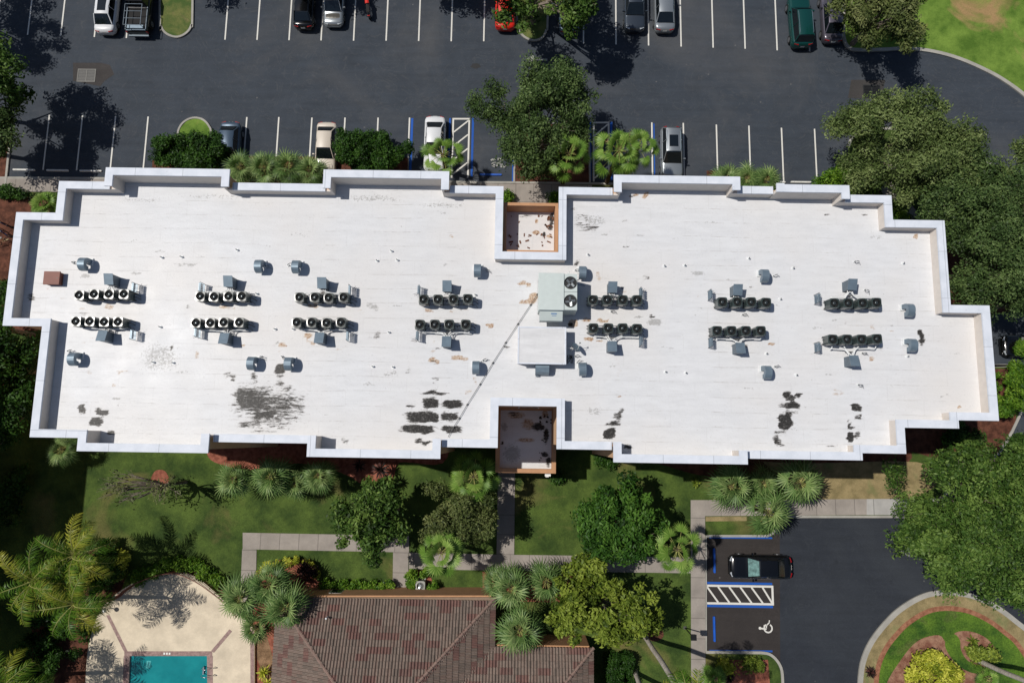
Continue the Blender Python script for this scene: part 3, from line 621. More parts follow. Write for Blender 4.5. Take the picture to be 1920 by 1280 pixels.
# roof sheet
def inside(P, X, Y):
    r = np.zeros(X.shape, bool); k = len(P)
    for i in range(k):
        x0, y0 = P[i][0], P[i][1]; x1, y1 = P[(i+1) % k][0], P[(i+1) % k][1]
        if y0 == y1: continue
        c = ((y0 > Y) != (y1 > Y)) & (X < (x1-x0)*(Y-y0)/(y1-y0)+x0); r ^= c
    return r
STAINS = [  # px, py, rx, ry, channel (0 mould, 1 rust, 2 grey), strength
 (478, 750, 40, 30, 0, .7), (522, 762, 46, 32, 0, .62), (462, 745, 22, 18, 0, .75), (500, 780, 55, 22, 0, .5), (478, 752, 16, 9, 0, .9), (495, 778, 20, 7, 0, .85), (470, 796, 26, 6, 0, .62), (520, 796, 28, 5, 0, .5), (476, 707, 8, 10, 0, .5),
 (528, 689, 11, 8, 0, 1.1), (525, 701, 9, 6, 0, .6), (524, 718, 9, 7, 0, .55), (541, 726, 10, 5, 0, .5), (560, 748, 12, 6, 0, .5), (565, 765, 10, 10, 0, .45), (495, 808, 30, 3, 0, .45),
 (818, 737, 27, 4, 0, .8), (806, 756, 15, 10, 0, 1.0), (847, 758, 21, 8, 0, .95), (791, 781, 30, 11, 0, .9), (812, 782, 9, 10, 0, 1.05), (843, 780, 18, 9, 0, .75), (784, 804, 33, 8, 0, .95), (846, 804, 21, 7, 0, .85), (790, 828, 16, 5, 0, .7), (768, 761, 9, 4, 0, .75), (645, 825, 8, 5, 0, .6), (815, 711, 9, 4, 0, .5), (815, 720, 8, 2, 0, .5), (767, 697, 5, 7, 0, .45),
 (155, 768, 7, 9, 0, .95), (190, 772, 13, 7, 0, .9), (179, 791, 13, 8, 0, .95), (208, 812, 8, 5, 0, .8), (430, 703, 13, 5, 0, .6), (433, 710, 11, 2, 0, .6),
 (1158, 779, 9, 6, 0, .6), (1150, 793, 16, 4, 0, .75), (1145, 812, 11, 10, 0, 1.1), (1176, 838, 9, 6, 0, .62), (1165, 770, 6, 4, 0, .6), (1165, 743, 5, 3, 1, .9),
 (1474, 738, 8, 6, 0, .95), (1498, 741, 7, 4, 0, .8), (1485, 748, 9, 5, 0, .8), (1484, 760, 15, 7, 0, .95), (1466, 761, 8, 4, 0, .6), (1482, 774, 14, 4, 0, .6), (1474, 788, 13, 10, 0, 1.1), (1468, 799, 11, 7, 0, 1.05), (1464, 810, 12, 4, 0, .65), (1457, 827, 8, 9, 0, .7), (1462, 835, 14, 2, 0, .6),
 (1603, 763, 10, 8, 0, .85), (1613, 767, 4, 4, 0, .8), (1611, 782, 7, 6, 0, .6), (1593, 789, 4, 4, 0, .6), (1592, 801, 6, 4, 0, .8), (1594, 815, 6, 7, 0, .95), (1596, 823, 7, 4, 0, 1.0), (1608, 815, 6, 7, 0, .65), (1727, 625, 5, 7, 0, 1.1), (1729, 637, 6, 4, 0, .9), (1730, 645, 5, 6, 0, .55),
 (1560, 836, 12, 2, 0, .5), (1798, 763, 4, 3, 1, 1.6), (1720, 443, 5, 5, 1, 1.3), (60, 557, 8, 9, 0, .6), (707, 627, 7, 7, 0, .5), (700, 575, 12, 8, 2, .7), (1186, 366, 8, 5, 0, .5), (1193, 366, 5, 3, 1, 1.5), (1209, 366, 5, 6, 1, 1.3),
 (985, 532, 14, 5, 1, 1.0), (1000, 560, 10, 12, 1, 1.0), (985, 566, 14, 5, 1, .8), (1075, 606, 9, 7, 1, 1.5), (1073, 606, 6, 5, 0, .8), (1131, 600, 13, 3, 1, 1.1), (1100, 600, 10, 5, 1, .8), (1105, 636, 10, 4, 1, 1.2), (1127, 641, 7, 3, 1, .9), (918, 609, 9, 4, 1, 1.1), (862, 671, 18, 5, 1, 1.0), (815, 676, 11, 5, 1, 1.1), (813, 678, 8, 4, 0, .5), (580, 630, 9, 6, 1, .9), (583, 643, 6, 6, 1, .8), (530, 648, 10, 5, 1, .9), (584, 574, 12, 5, 1, .9), (803, 582, 10, 4, 1, .8), (876, 581, 10, 3, 1, .6), (976, 490, 4, 4, 1, .6), (1122, 518, 6, 12, 1, .65), (1170, 545, 8, 4, 1, .6), (1080, 494, 5, 7, 0, .6), (635, 654, 10, 3, 1, .6),
 (1448, 645, 9, 4, 1, 1.0), (1633, 671, 7, 6, 1, .8), (1412, 540, 6, 3, 0, .5), (1637, 614, 7, 8, 1, .5), (848, 445, 5, 5, 1, .8), (862, 457, 6, 3, 1, .5), (1210, 516, 6, 4, 0, .5), (1209, 523, 7, 2, 0, .6), (1230, 605, 16, 8, 2, .75), (1195, 595, 10, 4, 2, .8),
 (300, 670, 45, 34, 2, .62), (322, 652, 4, 4, 0, .8), (160, 518, 12, 4, 2, .8), (255, 512, 12, 4, 2, .8), (297, 471, 8, 3, 0, .45), (420, 575, 14, 6, 1, .7), (205, 575, 10, 6, 1, .8), (230, 697, 14, 4, 1, .7), (170, 698, 8, 4, 1, .6), (215, 722, 5, 4, 1, .8), (370, 665, 4, 10, 1, .7), (455, 650, 5, 3, 1, .9), (215, 748, 10, 3, 2, .9), (140, 748, 8, 3, 1, .5), (157, 588, 9, 5, 0, .45), (560, 440, 20, 5, 2, .55), (350, 495, 28, 5, 2, .65),
 (1115, 412, 25, 12, 2, .58), (1105, 428, 20, 8, 0, .42), (1090, 415, 16, 20, 0, .36), (1172, 416, 8, 3, 0, .55), (1175, 464, 8, 3, 0, .5), (1205, 440, 8, 3, 0, .5), (1310, 512, 14, 6, 2, .7), (1135, 440, 7, 3, 2, .8), (1075, 392, 8, 3, 2, .8), (1550, 402, 6, 2, 0, .6), (1622, 402, 6, 2, 0, .6), (830, 385, 60, 8, 2, .55), (700, 372, 70, 8, 2, .6), (400, 368, 90, 7, 2, .5), (260, 375, 60, 8, 2, .5), (500, 386, 14, 5, 1, .45),
 (690, 720, 16, 4, 2, .6), (735, 700, 16, 6, 2, .6), (950, 815, 20, 5, 2, .5), (1115, 770, 16, 8, 2, .6), (880, 735, 9, 5, 1, .6), (890, 715, 5, 10, 1, .6), (1572, 735, 14, 10, 1, .5), (1160, 690, 6, 30, 1, .4)]
_r = np.random.default_rng(99)
for _i in range(70):
    _g = _r.integers(0, 7); _bx = [190, 414, 600, 835, 1154, 1396, 1605][_g]; STAINS.append((_bx+_r.normal()*55, [553, 610][_r.integers(0, 2)]+18+_r.normal()*22, _r.uniform(3, 9), _r.uniform(2, 4), int(_r.choice([1, 1, 2, 0])), _r.uniform(.45, .75)))
for _i in range(60): STAINS.append((_r.uniform(90, 1800), _r.uniform(385, 820), _r.uniform(4, 16), _r.uniform(1.5, 4), 2, _r.uniform(.45, .7)))
gx0, gx1 = min(v_.x for v_ in V)-.1, max(v_.x for v_ in V)+.1; gy0, gy1 = min(v_.y for v_ in V)-.1, max(v_.y for v_ in V)+.1
st_ = .16; nx = int((gx1-gx0)/st_)+1; ny = int((gy1-gy0)/st_)+1
X, Y = np.meshgrid(gx0+np.arange(nx+1)*st_, gy0+np.arange(ny+1)*st_)
chan = np.zeros(X.shape+(4,), np.float32); chan[..., 3] = 1
for px, py, rx, ry, ch, s in STAINS:
    c = bp(px, py, ZR); k = FPX/(H-ZR); X_ = X+.05*np.sin(Y*2.1+px)+.06*np.sin(Y*5.3); Y_ = Y+.03*np.sin(X*3.1+py)+.03*np.sin(X*7.7)
    d = ((np.abs(X_-c.x)*k/rx/.92)**3.2+(np.abs(Y_-c.y)*k/ry/.92)**3.2)**(1/3.2)
    f = s*(np.clip((1.35-d)*1.7, 0, 1) if rx < 35 else np.clip(1.35-d*.62-.25*np.clip(d, 0, 1)**2, 0, 1))*(d < 2.2)
    chan[..., ch] = np.maximum(chan[..., ch], f)
XC, YC = X[:-1, :-1]+st_/2, Y[:-1, :-1]+st_/2
ins = inside(Am, XC, YC)
idx = np.arange(X.size).reshape(X.shape)
F = np.stack([idx[:-1, :-1], idx[:-1, 1:], idx[1:, 1:], idx[1:, :-1]], -1)[ins]
used = np.unique(F); remap = np.full(X.size, -1); remap[used] = np.arange(len(used))
Vv = np.stack([X.ravel()[used], Y.ravel()[used], np.full(len(used), ZR)], -1)
roof = npmesh('roof', Vv, remap[F], M['roof'], bld); roof.location = (-V[0].x, -V[0].y, 0)
ca = roof.data.color_attributes.new('stain', 'FLOAT_COLOR', 'POINT'); ca.data.foreach_set('color', chan.reshape(-1, 4)[used].ravel())
# low ceiling over the top storey keeps the inside dark
mb = MB(); mb.prism([(p_.x, p_.y) for p_ in Am], ZR-.6, ZR-.35); bput(mb.build('roof_slab', M['parapet'], bld))
# entrance blocks in the two recesses
def entry_block(x0, y0, x1, y1, zt, zf, wt, stains, lab):
    a = bp(x0, y1, zt); b = bp(x1, y0, zt)
    o = empty('entrance_block', (a.x, a.y, 0), label=lab, cat='entrance roof')
    W = b.x-a.x; D = b.y-a.y; f = MB()
    f.box((W/2, wt/2, zt/2), (W, wt, zt)); f.box((W/2, D-wt/2, zt/2), (W, wt, zt)); f.box((wt/2, D/2, zt/2), (wt, D-2*wt, zt-.002)); f.box((W-wt/2, D/2, zt/2), (wt, D-2*wt, zt-.002))
    f.build('wall', M['stucco'], o)
    nx_, ny_ = int(W/.12), int(D/.12); xs = np.linspace(wt, W-wt, nx_+1); ys = np.linspace(wt, D-wt, ny_+1); XX, YY = np.meshgrid(xs, ys)
    ch = np.zeros(XX.shape+(4,), np.float32); ch[..., 3] = 1; k = FPX/(H-zf)
    for px, py, rx, ry, c_, s in stains:
        q = bp(px, py, zf); d = np.sqrt(((XX+a.x-q.x)*k/rx)**2+((YY+a.y-q.y)*k/ry)**2)
        ch[..., c_] = np.maximum(ch[..., c_], s*np.clip(1.35-d*.7-.2*np.clip(d, 0, 1)**2, 0, 1))
    idn = np.arange(XX.size).reshape(XX.shape); FF = np.stack([idn[:-1, :-1], idn[:-1, 1:], idn[1:, 1:], idn[1:, :-1]], -1).reshape(-1, 4)
    r = npmesh('roof', np.stack([XX.ravel(), YY.ravel(), np.full(XX.size, zf)], -1), FF, M['roof'], o)
    r.data.color_attributes.new('stain', 'FLOAT_COLOR', 'POINT').data.foreach_set('color', ch.ravel())
    return o
eb = entry_block(942.5, 381, 1047, 474, 12.1, 10.8, .2, [(1035, 410, 5, 12, 0, 1.0), (1032, 425, 5, 8, 0, .9), (985, 405, 14, 3, 0, .6), (1005, 436, 7, 4, 1, 1.6), (1020, 440, 3, 6, 0, 1), (1030, 443, 6, 3, 1, 1.4), (1006, 415, 3, 5, 1, 1.4), (955, 443, 8, 4, 1, .7)],
            'tan walled entrance roof in the top recess with a sunlit patch and dead leaves')
zt = 4.9
eb2 = entry_block(928.5, 762, 1043, 885.5, zt, 4.3, .3, [(968, 778, 18, 8, 1, .9), (990, 795, 14, 12, 1, .9), (965, 775, 15, 5, 0, .5), (1010, 800, 12, 7, 0, 1.0), (1022, 776, 6, 8, 1, 1.2), (1024, 815, 5, 16, 0, .8), (985, 825, 20, 5, 1, .9), (1022, 852, 7, 5, 0, .95), (1028, 865, 5, 10, 0, .8), (960, 850, 20, 20, 2, .8), (945, 800, 8, 10, 2, .8), (942, 830, 2, 3, 0, 1.2)],
            'low tan portico roof in the bottom recess with mould stained floor')
lf = MB()
for i in range(34):
    q = bp(rng.uniform(955, 1036), rng.uniform(404, 466), 10.8) if i < 26 else bp(rng.uniform(1022, 1038), rng.uniform(404, 432), 10.8)
    lf.box((q.x, q.y, 10.82), (rng.uniform(.06, .3), rng.uniform(.04, .12), .025), rz=rng.uniform(0, 3))
tag(lf.build('dead_leaf_litter', flat('litter', (104, 68, 50), .9, var=.4, scale=6)), 'brown dead palm sheaths scattered on the top entrance roof', 'leaf litter', kind='stuff')
lf = MB()
for i in range(26):
    q = bp(rng.uniform(1010, 1034), rng.uniform(772, 872), 4.3); lf.box((q.x, q.y, 4.33), (rng.uniform(.05, .2), rng.uniform(.05, .14), .03), rz=rng.uniform(0, 3))
tag(lf.build('dead_leaf_litter', flat('litter_dark', (52, 42, 34), .9, var=.4, scale=6)), 'dark leaf debris along the right side of the portico roof', 'leaf litter', kind='stuff')
f = MB(); q = bp(1027, 888.5, 4.2); f.box((q.x, q.y-.0, 4.2), (.42, .3, .25)); f.box((q.x-.05, q.y-.16, 4.25), (.22, .1, .1))
tag(f.build('security_light', M['trim']), 'small white floodlight on the outer tan wall of the portico', 'light')
# neighbouring block just left of the view (throws the long shade over the lawn)
xe = bp(157, 930, 0).x-.575*12.6/1.0; ya = bp(100, 655, 0).y+.3
nb = empty('apartment_building', (xe, ya, 0), label='neighbouring building outside the left edge whose shade covers the lawn', cat='building')
f = MB(); f.prism([(0, 0), (-16, 0), (-16, -46), (0, -46)][::-1], 0, 12.0); f.build('wall', M['stucco_ext'], nb)
f = MB(); f.box((-8, -23, 12.3), (16.4, 46.4, .6)); f.box((-8, -23, 12.62), (15, 45, .1)); f.build('coping', M['coping'], nb)
# ------------------------------------------------------------------ rooftop equipment
ordn = ['first', 'second', 'third', 'fourth', 'fifth', 'sixth', 'seventh']
def rr_square(h, r, n=5):
    pts = []
    for k in range(32):
        a = 2*math.pi*k/32+.001; ca, sa = math.cos(a), math.sin(a); q = (abs(ca)**6+abs(sa)**6)**(-1/6); pts.append((h*q*ca, h*q*sa))
    return pts
    for cx, cy, a0 in ((h-r, h-r, 0), (-h+r, h-r, 90), (-h+r, -h+r, 180), (h-r, -h+r, 270)):
        for k in range(n): a = R(a0+90*k/(n-1)); pts.append((cx+r*math.cos(a), cy+r*math.sin(a)))
    return pts
M['fan_dark'] = flat('fan_blade_dark', (24, 27, 28), .85, spec=.1)
def make_condenser():
    o = empty('condenser_unit')
    sq = rr_square(.31, .09); hb = .3; ht = 1.02
    f = MB(); n_ = len(sq)
    ins_ = [(x*.97, y*.97) for x, y in sq]; cir = []
    for x, y in sq: a = math.atan2(y, x); cir.append((.265*math.cos(a), .265*math.sin(a)))
    f.loft([[(x, y, hb) for x, y in sq], [(x, y, ht-.03) for x, y in sq], [(x, y, ht) for x, y in ins_], [(x, y, ht+.004) for x, y in cir], [(x, y, ht-.1) for x, y in cir]], (True, False))
    f.build('case', M['unit'], o)
    f = MB(); f.disc((0, 0, ht-.09), 0, .266, 24)
    f.build('fan_well', M['unit_dark'], o)
    f = MB()
    for k in range(3):
        a = R(120*k+20); f.box((.13*math.cos(a), .13*math.sin(a), ht-.06), (.17, .1, .006), rz=a, rx=.25)
    fb = f.build('fan', M['fan_dark'], o)
    f = MB(); f.loft([[(r*math.cos(t_), r*math.sin(t_), z) for t_ in np.linspace(0, 2*math.pi, 13)[:-1]] for r, z in ((.11, ht-.055), (.1, ht-.03), (.07, ht-.012), (.03, ht-.004))], (False, True)); f.build('hub', M['unit_hub'], fb, smooth=True)
    f = MB()
    for rr_ in (.19,): f.tube([(rr_*math.cos(t_), rr_*math.sin(t_), ht+.006) for t_ in np.linspace(0, 2*math.pi, 17)], .003, 3, False)
    f.build('fan_guard', M['fan_dark'], o)
    f = MB()
    for s in (-1, 1):
        f.box((0, s*.22, .285), (.66, .05, .03)); f.box((s*.25, 0, .26), (.05, .5, .02))
        for s2 in (-1, 1): f.box((s*.25, s2*.22, .125), (.04, .04, .25))
    f.build('stand', M['stand'], o)
    f = MB(); f.box((.18, -.325, .55), (.18, .03, .28)); f.build('service_panel', M['galv_side'], o)
    return o
UN = [[148, 176, 204, 232], [375, 401, 428, 453], [561, 590, 616, 644], [794, 821, 850, 877], [1112, 1139, 1168, 1195], [1355, 1383, 1409, 1437], [1565, 1591, 1618, 1644]]
UNy = [[553, 551, 551, 551], [555, 556, 555, 555], [557, 557, 558, 557], [561, 561, 561, 560], [562, 562, 562, 562], [566, 566, 566, 567], [568, 568, 568, 567]]
US = [[142, 168, 195, 221], [367, 394, 419, 448], [556, 584, 612, 639], [787, 815, 842, 873], [1113, 1141, 1168, 1195], [1345, 1372, 1399, 1427], [1562, 1589, 1616, 1645]]
USy = [[602, 602, 603, 603], [605, 605, 604, 604], [604, 604, 605, 604], [608, 608, 608, 608], [615, 615, 615, 616], [620, 620, 620, 620], [636, 636, 636, 635]]
proto = None; GR = {}
for row, (xs, ys) in (('upper', (UN, UNy)), ('lower', (US, USy))):
    for g in range(7):
        for k in range(4):
            q = bp(xs[g][k], ys[g][k], ZR+1.02)
            lab = 'dark fan-topped condenser unit, %s from left in the %s bank of the %s row' % (ordn[k], ordn[g], row)
            kw = dict(label=lab, cat='condenser unit', group='air conditioning condenser units on the white roof')
            if proto is None: proto = make_condenser(); tag(proto, **kw); proto.location = (q.x, q.y, ZR); o = proto
            else: o = copy_tree(proto, (q.x, q.y, ZR), rng.uniform(-.04, .04), **kw)
            GR.setdefault((row, g), []).append(Vector((q.x, q.y, ZR)))
# pipe chases with line sets
CH = {('upper', i): c for i, c in enumerate([(203, 523), (427, 527), (603, 530), (838, 536), (1149, 538), (1384, 543), (1599, 533)])}
CH.update({('lower', i): c for i, c in enumerate([(190, 629), (419, 634), (598, 633), (837, 640), (1148, 649), (1389, 652), (1603, 676)])})
def make_chase():
    o = empty('pipe_chase'); w_, d, h = .5, .62, .95
    f = MB(); f.add([(-w_/2, -d/2, 0), (w_/2, -d/2, 0), (w_/2, d/2, 0), (-w_/2, d/2, 0), (-w_/2, -d/2, h*.8), (w_/2, -d/2, h*.8), (w_/2, d/2, h), (-w_/2, d/2, h)], [(3, 2, 1, 0), (0, 1, 5, 4), (1, 2, 6, 5), (2, 3, 7, 6), (3, 0, 4, 7), (4, 5, 6, 7)])
    f.build('housing', M['galv_side'], o)
    f = MB(); a = math.atan2(h*.2, d); f.box((0, 0, h*.9+.02), (w_+.08, d+.1, .03), rx=a); f.build('lid', M['galv'], o)
    f = MB(); f.box((0, -d/2-.012, .5), (.34, .02, .3)); f.build('pipe_opening', M['black'], o)
    return o
ch0 = None
for (row, g), (x, y) in CH.items():
    q = bp(x, y, ZR+.9); up = row == 'upper'; rz = 0 if up else math.pi
    kw = dict(label='grey sheet metal pipe chase %s the %s bank of the %s condenser row' % ('above' if up else 'below', ordn[g], row), cat='pipe chase', group='grey pipe chases beside the condenser banks')
    if ch0 is None: ch0 = make_chase(); tag(ch0, **kw); ch0.location = (q.x, q.y, ZR); ch0.rotation_euler[2] = rz
    else: copy_tree(ch0, (q.x, q.y, ZR), rz, **kw)
    r = empty('refrigerant_line_set', (q.x, q.y, ZR), label='white insulated pipes curving from the chase to the %s bank of the %s row' % (ordn[g], row), cat='pipes', group='white insulated pipe sets')
    sgn = -1 if up else 1
    for k, u in enumerate(GR[(row, g)]):
        dx = u.x-q.x; dy = u.y-q.y; s0 = (k-1.5)*.11; ye = dy-sgn*.36
        if abs(dx) < .7: pts = [(s0, sgn*.3, .5), (s0, sgn*.42, .5), ((s0+dx)/2, (sgn*.45+ye)/2, .42), (dx+.05*k, ye, .42)]
        else:
            yr = sgn*.52+ (ye-sgn*.52)*.62
            pts = [(s0, sgn*.3, .5), (s0, sgn*.45, .48), (s0+dx*.14, yr-(.04*sgn), .4), (s0+dx*.35, yr, .36), (dx*.8, yr+.02, .36), (dx+.1, yr, .36), (dx+.2, yr+(ye-yr)*.5, .38), (dx+.2, ye, .4)]
        f = MB(); f.tube(smooth_line(pts, 4), .035, 6); f.build('pipe', M['pipe_white'], r, smooth=True)
    us = GR[(row, g)]; xa, xb = us[0].x-q.x-.38, us[-1].x-q.x+.45; yy_ = us[0].y-q.y; f = MB()
    for dy_, zz_, rr_ in ((.25, .34, .022), (-.2, .33, .022), (.05, .36, .03)): f.tube([(xa, yy_+dy_, zz_), ((xa+xb)/2, yy_+dy_+rng.uniform(-.03, .03), zz_), (xb, yy_+dy_, zz_), (xb+rng.uniform(.05, .2), yy_+dy_-.1, .05)], rr_, 5)
    for u in us[:-1]: f.tube([(u.x-q.x+.3, yy_-.1, .8), (u.x-q.x+.42, yy_-.16, .6), (u.x-q.x+.5, yy_, .36)], .016, 4)
    f.build('power_conduit', M['conduit'], r)
    f = MB()
    for s in (-.15, .15): f.box((s, sgn*.62, .2), (.03, .03, .4))
    f.box((0, sgn*.62, .4), (.5, .05, .03)); f.build('pipe_support', M['stand'], r)
# disconnect racks: slatted uprights beside each bank
RK = [(253, 540, 0, 0), (250, 628, 1, 0), (380, 540, 0, 1), (372, 624, 1, 1), (656, 544, 0, 2), (652, 630, 1, 2), (787, 545, 0, 3), (784, 630, 1, 3), (1200, 549, 0, 4), (1200, 640, 1, 4), (1330, 553, 0, 5), (1331, 642, 1, 5), (1531, 560, 0, 6), (1531, 651, 1, 6)]
def make_rack():
    o = empty('conduit_rack'); f = MB()
    for s in (-1, 1): f.tube([(0, s*.3, 0), (0, s*.3, .8), (.02, s*.24, .86)], .018, 5)
    f.build('post', M['stand'], o)
    f = MB()
    for k in range(6): f.box((0, 0, .14+k*.12), (.03, .6, .03))
    f.build('rungs', M['galv'], o)
    f = MB()
    for k in range(4): f.box((.07, -.2+k*.13, .66), (.06, .1, .22))
    f.build('switch_boxes', M['galv'], o)
    f = MB(); f.tube([(.06, .0, .5), (.12, .1, .2), (.2, .2, .1), (.35, .3, .3)], .012, 4); f.tube([(.06, -.1, .5), (.1, .0, .15), (.24, .1, .06), (.4, .2, .28)], .012, 4); f.build('cable', M['conduit'], o)
    return o
rk0 = None
for x, y, lo_, g in RK:
    q = bp(x, y, ZR+.4); row = 'lower' if lo_ else 'upper'
    kw = dict(label='small slatted conduit rack at the end of the %s bank of the %s condenser row' % (ordn[g], row), cat='conduit rack', group='slatted racks at the ends of the condenser banks')
    if rk0 is None: rk0 = make_rack(); tag(rk0, **kw); rk0.location = (q.x, q.y, ZR)
    else: copy_tree(rk0, (q.x, q.y, ZR), math.pi if g in (1, 3) else 0, **kw)
# gooseneck vents
def make_goose():
    o = empty('gooseneck_vent'); w_ = .44; ro, ri = .42, .12; cz = .48
    def prof(r, a): return (r*math.cos(a)*1.0, cz+r*math.sin(a))
    f = MB(); ang = np.linspace(0, math.pi, 11)
    outer_ = [(ro, 0.0), (ro, cz)]+[prof(ro, a) for a in ang[1:]]+[(-ro, cz-.12)]
    inner_ = [(ri, 0.0), (ri, cz)]+[prof(ri, a) for a in ang[1:]]+[(-ri, cz-.12)]
    rings = [[(-w_/2, yo, zo), (w_/2, yo, zo), (w_/2, yi, zi), (-w_/2, yi, zi)] for (yo, zo), (yi, zi) in zip(outer_, inner_)]
    f.loft(rings, (True, True)); f.build('hood', M['galv'], o)
    f = MB(); f.box((0, (ro+ri)/2, .05), (w_+.14, ro-ri+.14, .1)); f.build('curb', M['pipe_white'], o)
    f = MB(); f.box((0, -(ro+ri)/2, cz-.125), (w_-.06, ro-ri-.06, .01)); f.build('mouth', M['black'], o)
    return o
GV = [((152, 493), 'nearest the rust brown hatch'), ((483, 497), 'left one of the pair above the second and third banks'), ((553, 498), 'right one of the pair above the second and third banks'), ((133, 672), 'in the lower left by the long parapet shadow'), ((469, 680), 'left one of the pair above the big mould stain'), ((539, 681), 'with a black stain at its left, above the big mould patch'), ((895, 505), 'left of the top recess corner'), ((892, 688), 'beside the diagonal conduit'), ((1093, 509), 'close to the large rooftop air handler fans'), ((1093, 691), 'right of the white roof box and dish'), ((1436, 515), 'upper one beyond the sixth bank'), ((1441, 697), 'lower one beyond the sixth bank'), ((1709, 580), 'upper one near the right parapet'), ((1714, 646), 'beside a small dark stain near the right parapet')]
gv0 = None
for (x, y), s in GV:
    q = bp(x, y, ZR+.8); kw = dict(label='grey gooseneck roof vent '+s, cat='roof vent', group='gooseneck vents on the white roof')
    if gv0 is None: gv0 = make_goose(); tag(gv0, **kw); gv0.location = (q.x, q.y, ZR)
    else: copy_tree(gv0, (q.x, q.y, ZR), rng.uniform(-.05, .05), **kw)
# conduit stubs next to the vents
SB = [(138, 493), (499, 500), (541, 498), (130, 659), (490, 668), (529, 668), (911, 507), (905, 676), (1078, 507), (1081, 680), (1449, 518), (1451, 687), (1702, 590), (1706, 655), (1601, 491), (1608, 721), (1145, 584), (1391, 590), (1620, 544), (1615, 662), (1077, 668), (100, 600)]
sb = None
for i, (x, y) in enumerate(SB[:-1]):
    q = bp(x, y, ZR); near = min(GV+[((203, 523), '')], key=lambda g: (g[0][0]-x)**2+(g[0][1]-y)**2)
    if i < 14: lab = 'thin bent conduit stub by the gooseneck vent '+near[1]; lab = ' '.join(lab.split()[:16])
    else: lab = ['loose conduit stub standing alone above the seventh upper bank', 'loose conduit stub standing alone below the seventh pipe chase', 'bent conduit stub between the two fifth condenser banks', 'bent conduit stub between the two sixth condenser banks', 'bent conduit stub right of the seventh upper pipe chase', 'bent conduit stub right of the seventh lower pipe chase', 'tangled conduit stub at the corner of the white roof box'][i-14]
    kw = dict(label=lab, cat='conduit stub', group='bent conduit stubs on the roof')
    if sb is None:
        sb = empty('conduit_stub', **kw)
        f = MB(); f.tube([(0, 0, 0), (0, 0, .22), (.06, 0, .3), (.2, .02, .28), (.26, .02, .16)], .022, 6); f.build('pipe', M['conduit'], sb)
        f = MB(); f.tube([(0, 0, .05), (.12, -.1, .1), (.3, -.06, .2), (.42, -.12, .06)], .012, 5); f.build('cable', M['black'], sb)
        f = MB(); f.box((0, 0, .03), (.12, .12, .06)); f.build('base', M['pipe_white'], sb); sb.location = q
    else: copy_tree(sb, q, rng.uniform(-.7, .7), **kw)
# plumbing vents
PV = [(304, 483), (341, 482), (445, 469), (301, 613), (288, 679), (325, 680), (707, 489), (745, 488), (734, 471), (516, 617), (729, 623), (699, 687), (737, 688), (550, 617), (1102, 478), (1245, 499), (1283, 498), (1247, 697), (1285, 699), (1403, 485), (1486, 503), (1692, 494), (1436, 663), (1492, 703), (1700, 668), (482, 551), (891, 553), (1462, 561)]
pv = None
for band, sel in (('upper', [p_ for p_ in PV if p_[1] < 590]), ('lower', [p_ for p_ in PV if p_[1] >= 590])):
    sel.sort(); on = ordn+['eighth', 'ninth', 'tenth', 'eleventh', 'twelfth', 'thirteenth', 'fourteenth', 'fifteenth', 'sixteenth']
    for i, (x, y) in enumerate(sel):
        q = bp(x, y, ZR); kw = dict(label='small plumbing vent pipe, %s from left on the %s half of the roof' % (on[i], band), cat='vent pipe', group='small plumbing vent pipes on the roof')
        if pv is None:
            pv = empty('vent_pipe', **kw); pv.location = q
            f = MB(); f.tube([(0, 0, 0), (0, 0, .24)], .045, 8); f.build('pipe', M['pipe_white'], pv)
            f = MB(); f.tube([(0, 0, .235), (0, 0, .25)], .036, 8); f.build('opening', M['black'], pv)
            f = MB(); f.tube([(0, 0, 0), (0, 0, .03)], .11, 10); f.build('flashing', M['pipe_white'], pv)
        else: copy_tree(pv, q, **kw)
# rust brown hatch
q = bp(97, 521, ZR+.42); o = empty('roof_hatch', (q.x, q.y, ZR), label='rust brown square metal roof hatch by the left parapet', cat='roof hatch')
f = MB(); f.box((0, 0, .17), (.92, .78, .34)); f.build('curb', M['rust_box'], o)
f = MB(); f.box((0, 0, .4), (1.04, .86, .1)); f.build('lid', M['rust_box'], o, bevel=.015)
f = MB(); f.box((.38, .0, .455), (.1, .03, .02)); f.build('handle', M['black'], o)
# big air handler
a = bp(1010, 580, ZR+1.95); b = bp(1083, 513, ZR+1.95); cx, cy = (a.x+b.x)/2, (a.y+b.y)/2; W, D = b.x-a.x, b.y-a.y
o = empty('air_handler', (cx, cy, ZR), label='large pale grey packaged air handler with two open fans by the top recess', cat='air handler'); hh = 1.95
fx = W*.64
f = MB(); f.box((-W/2+fx/2, 0, hh/2+.08), (fx-.01, D, hh-.16)); f.box((fx/2, 0, hh/2-.05), (W-fx-.01, D-.02, hh-.3)); f.build('cabinet', M['hvac'], o, bevel=.012)
f = MB(); f.box((-W/2+fx/2, 0, hh-.01), (fx+.05, D+.05, .03)); f.build('top_panel', M['hvac'], o, bevel=.01)
ftop = hh-.06; fcx = fx/2+.0
mb_ = MB()
for s in (-1, 1):
    cyy = s*D/4; hw, hd, rr = (W-fx)/2-.02, D/4-.01, .40
    ring = [(rr*math.cos(t_), rr*math.sin(t_)) for t_ in np.linspace(0, 2*math.pi, 33)[:-1]]
    sqr = [(max(-hw, min(hw, x*3)), max(-hd, min(hd, y*3))) for x, y in ring]
    mb_.loft([[(fcx+x, cyy+y, ftop-.12) for x, y in sqr], [(fcx+x, cyy+y, ftop) for x, y in sqr], [(fcx+x, cyy+y, ftop+.002) for x, y in ring], [(fcx+x, cyy+y, ftop-.1) for x, y in ring]], (False, False))
mb_.build('fan_deck', M['hvac'], o)
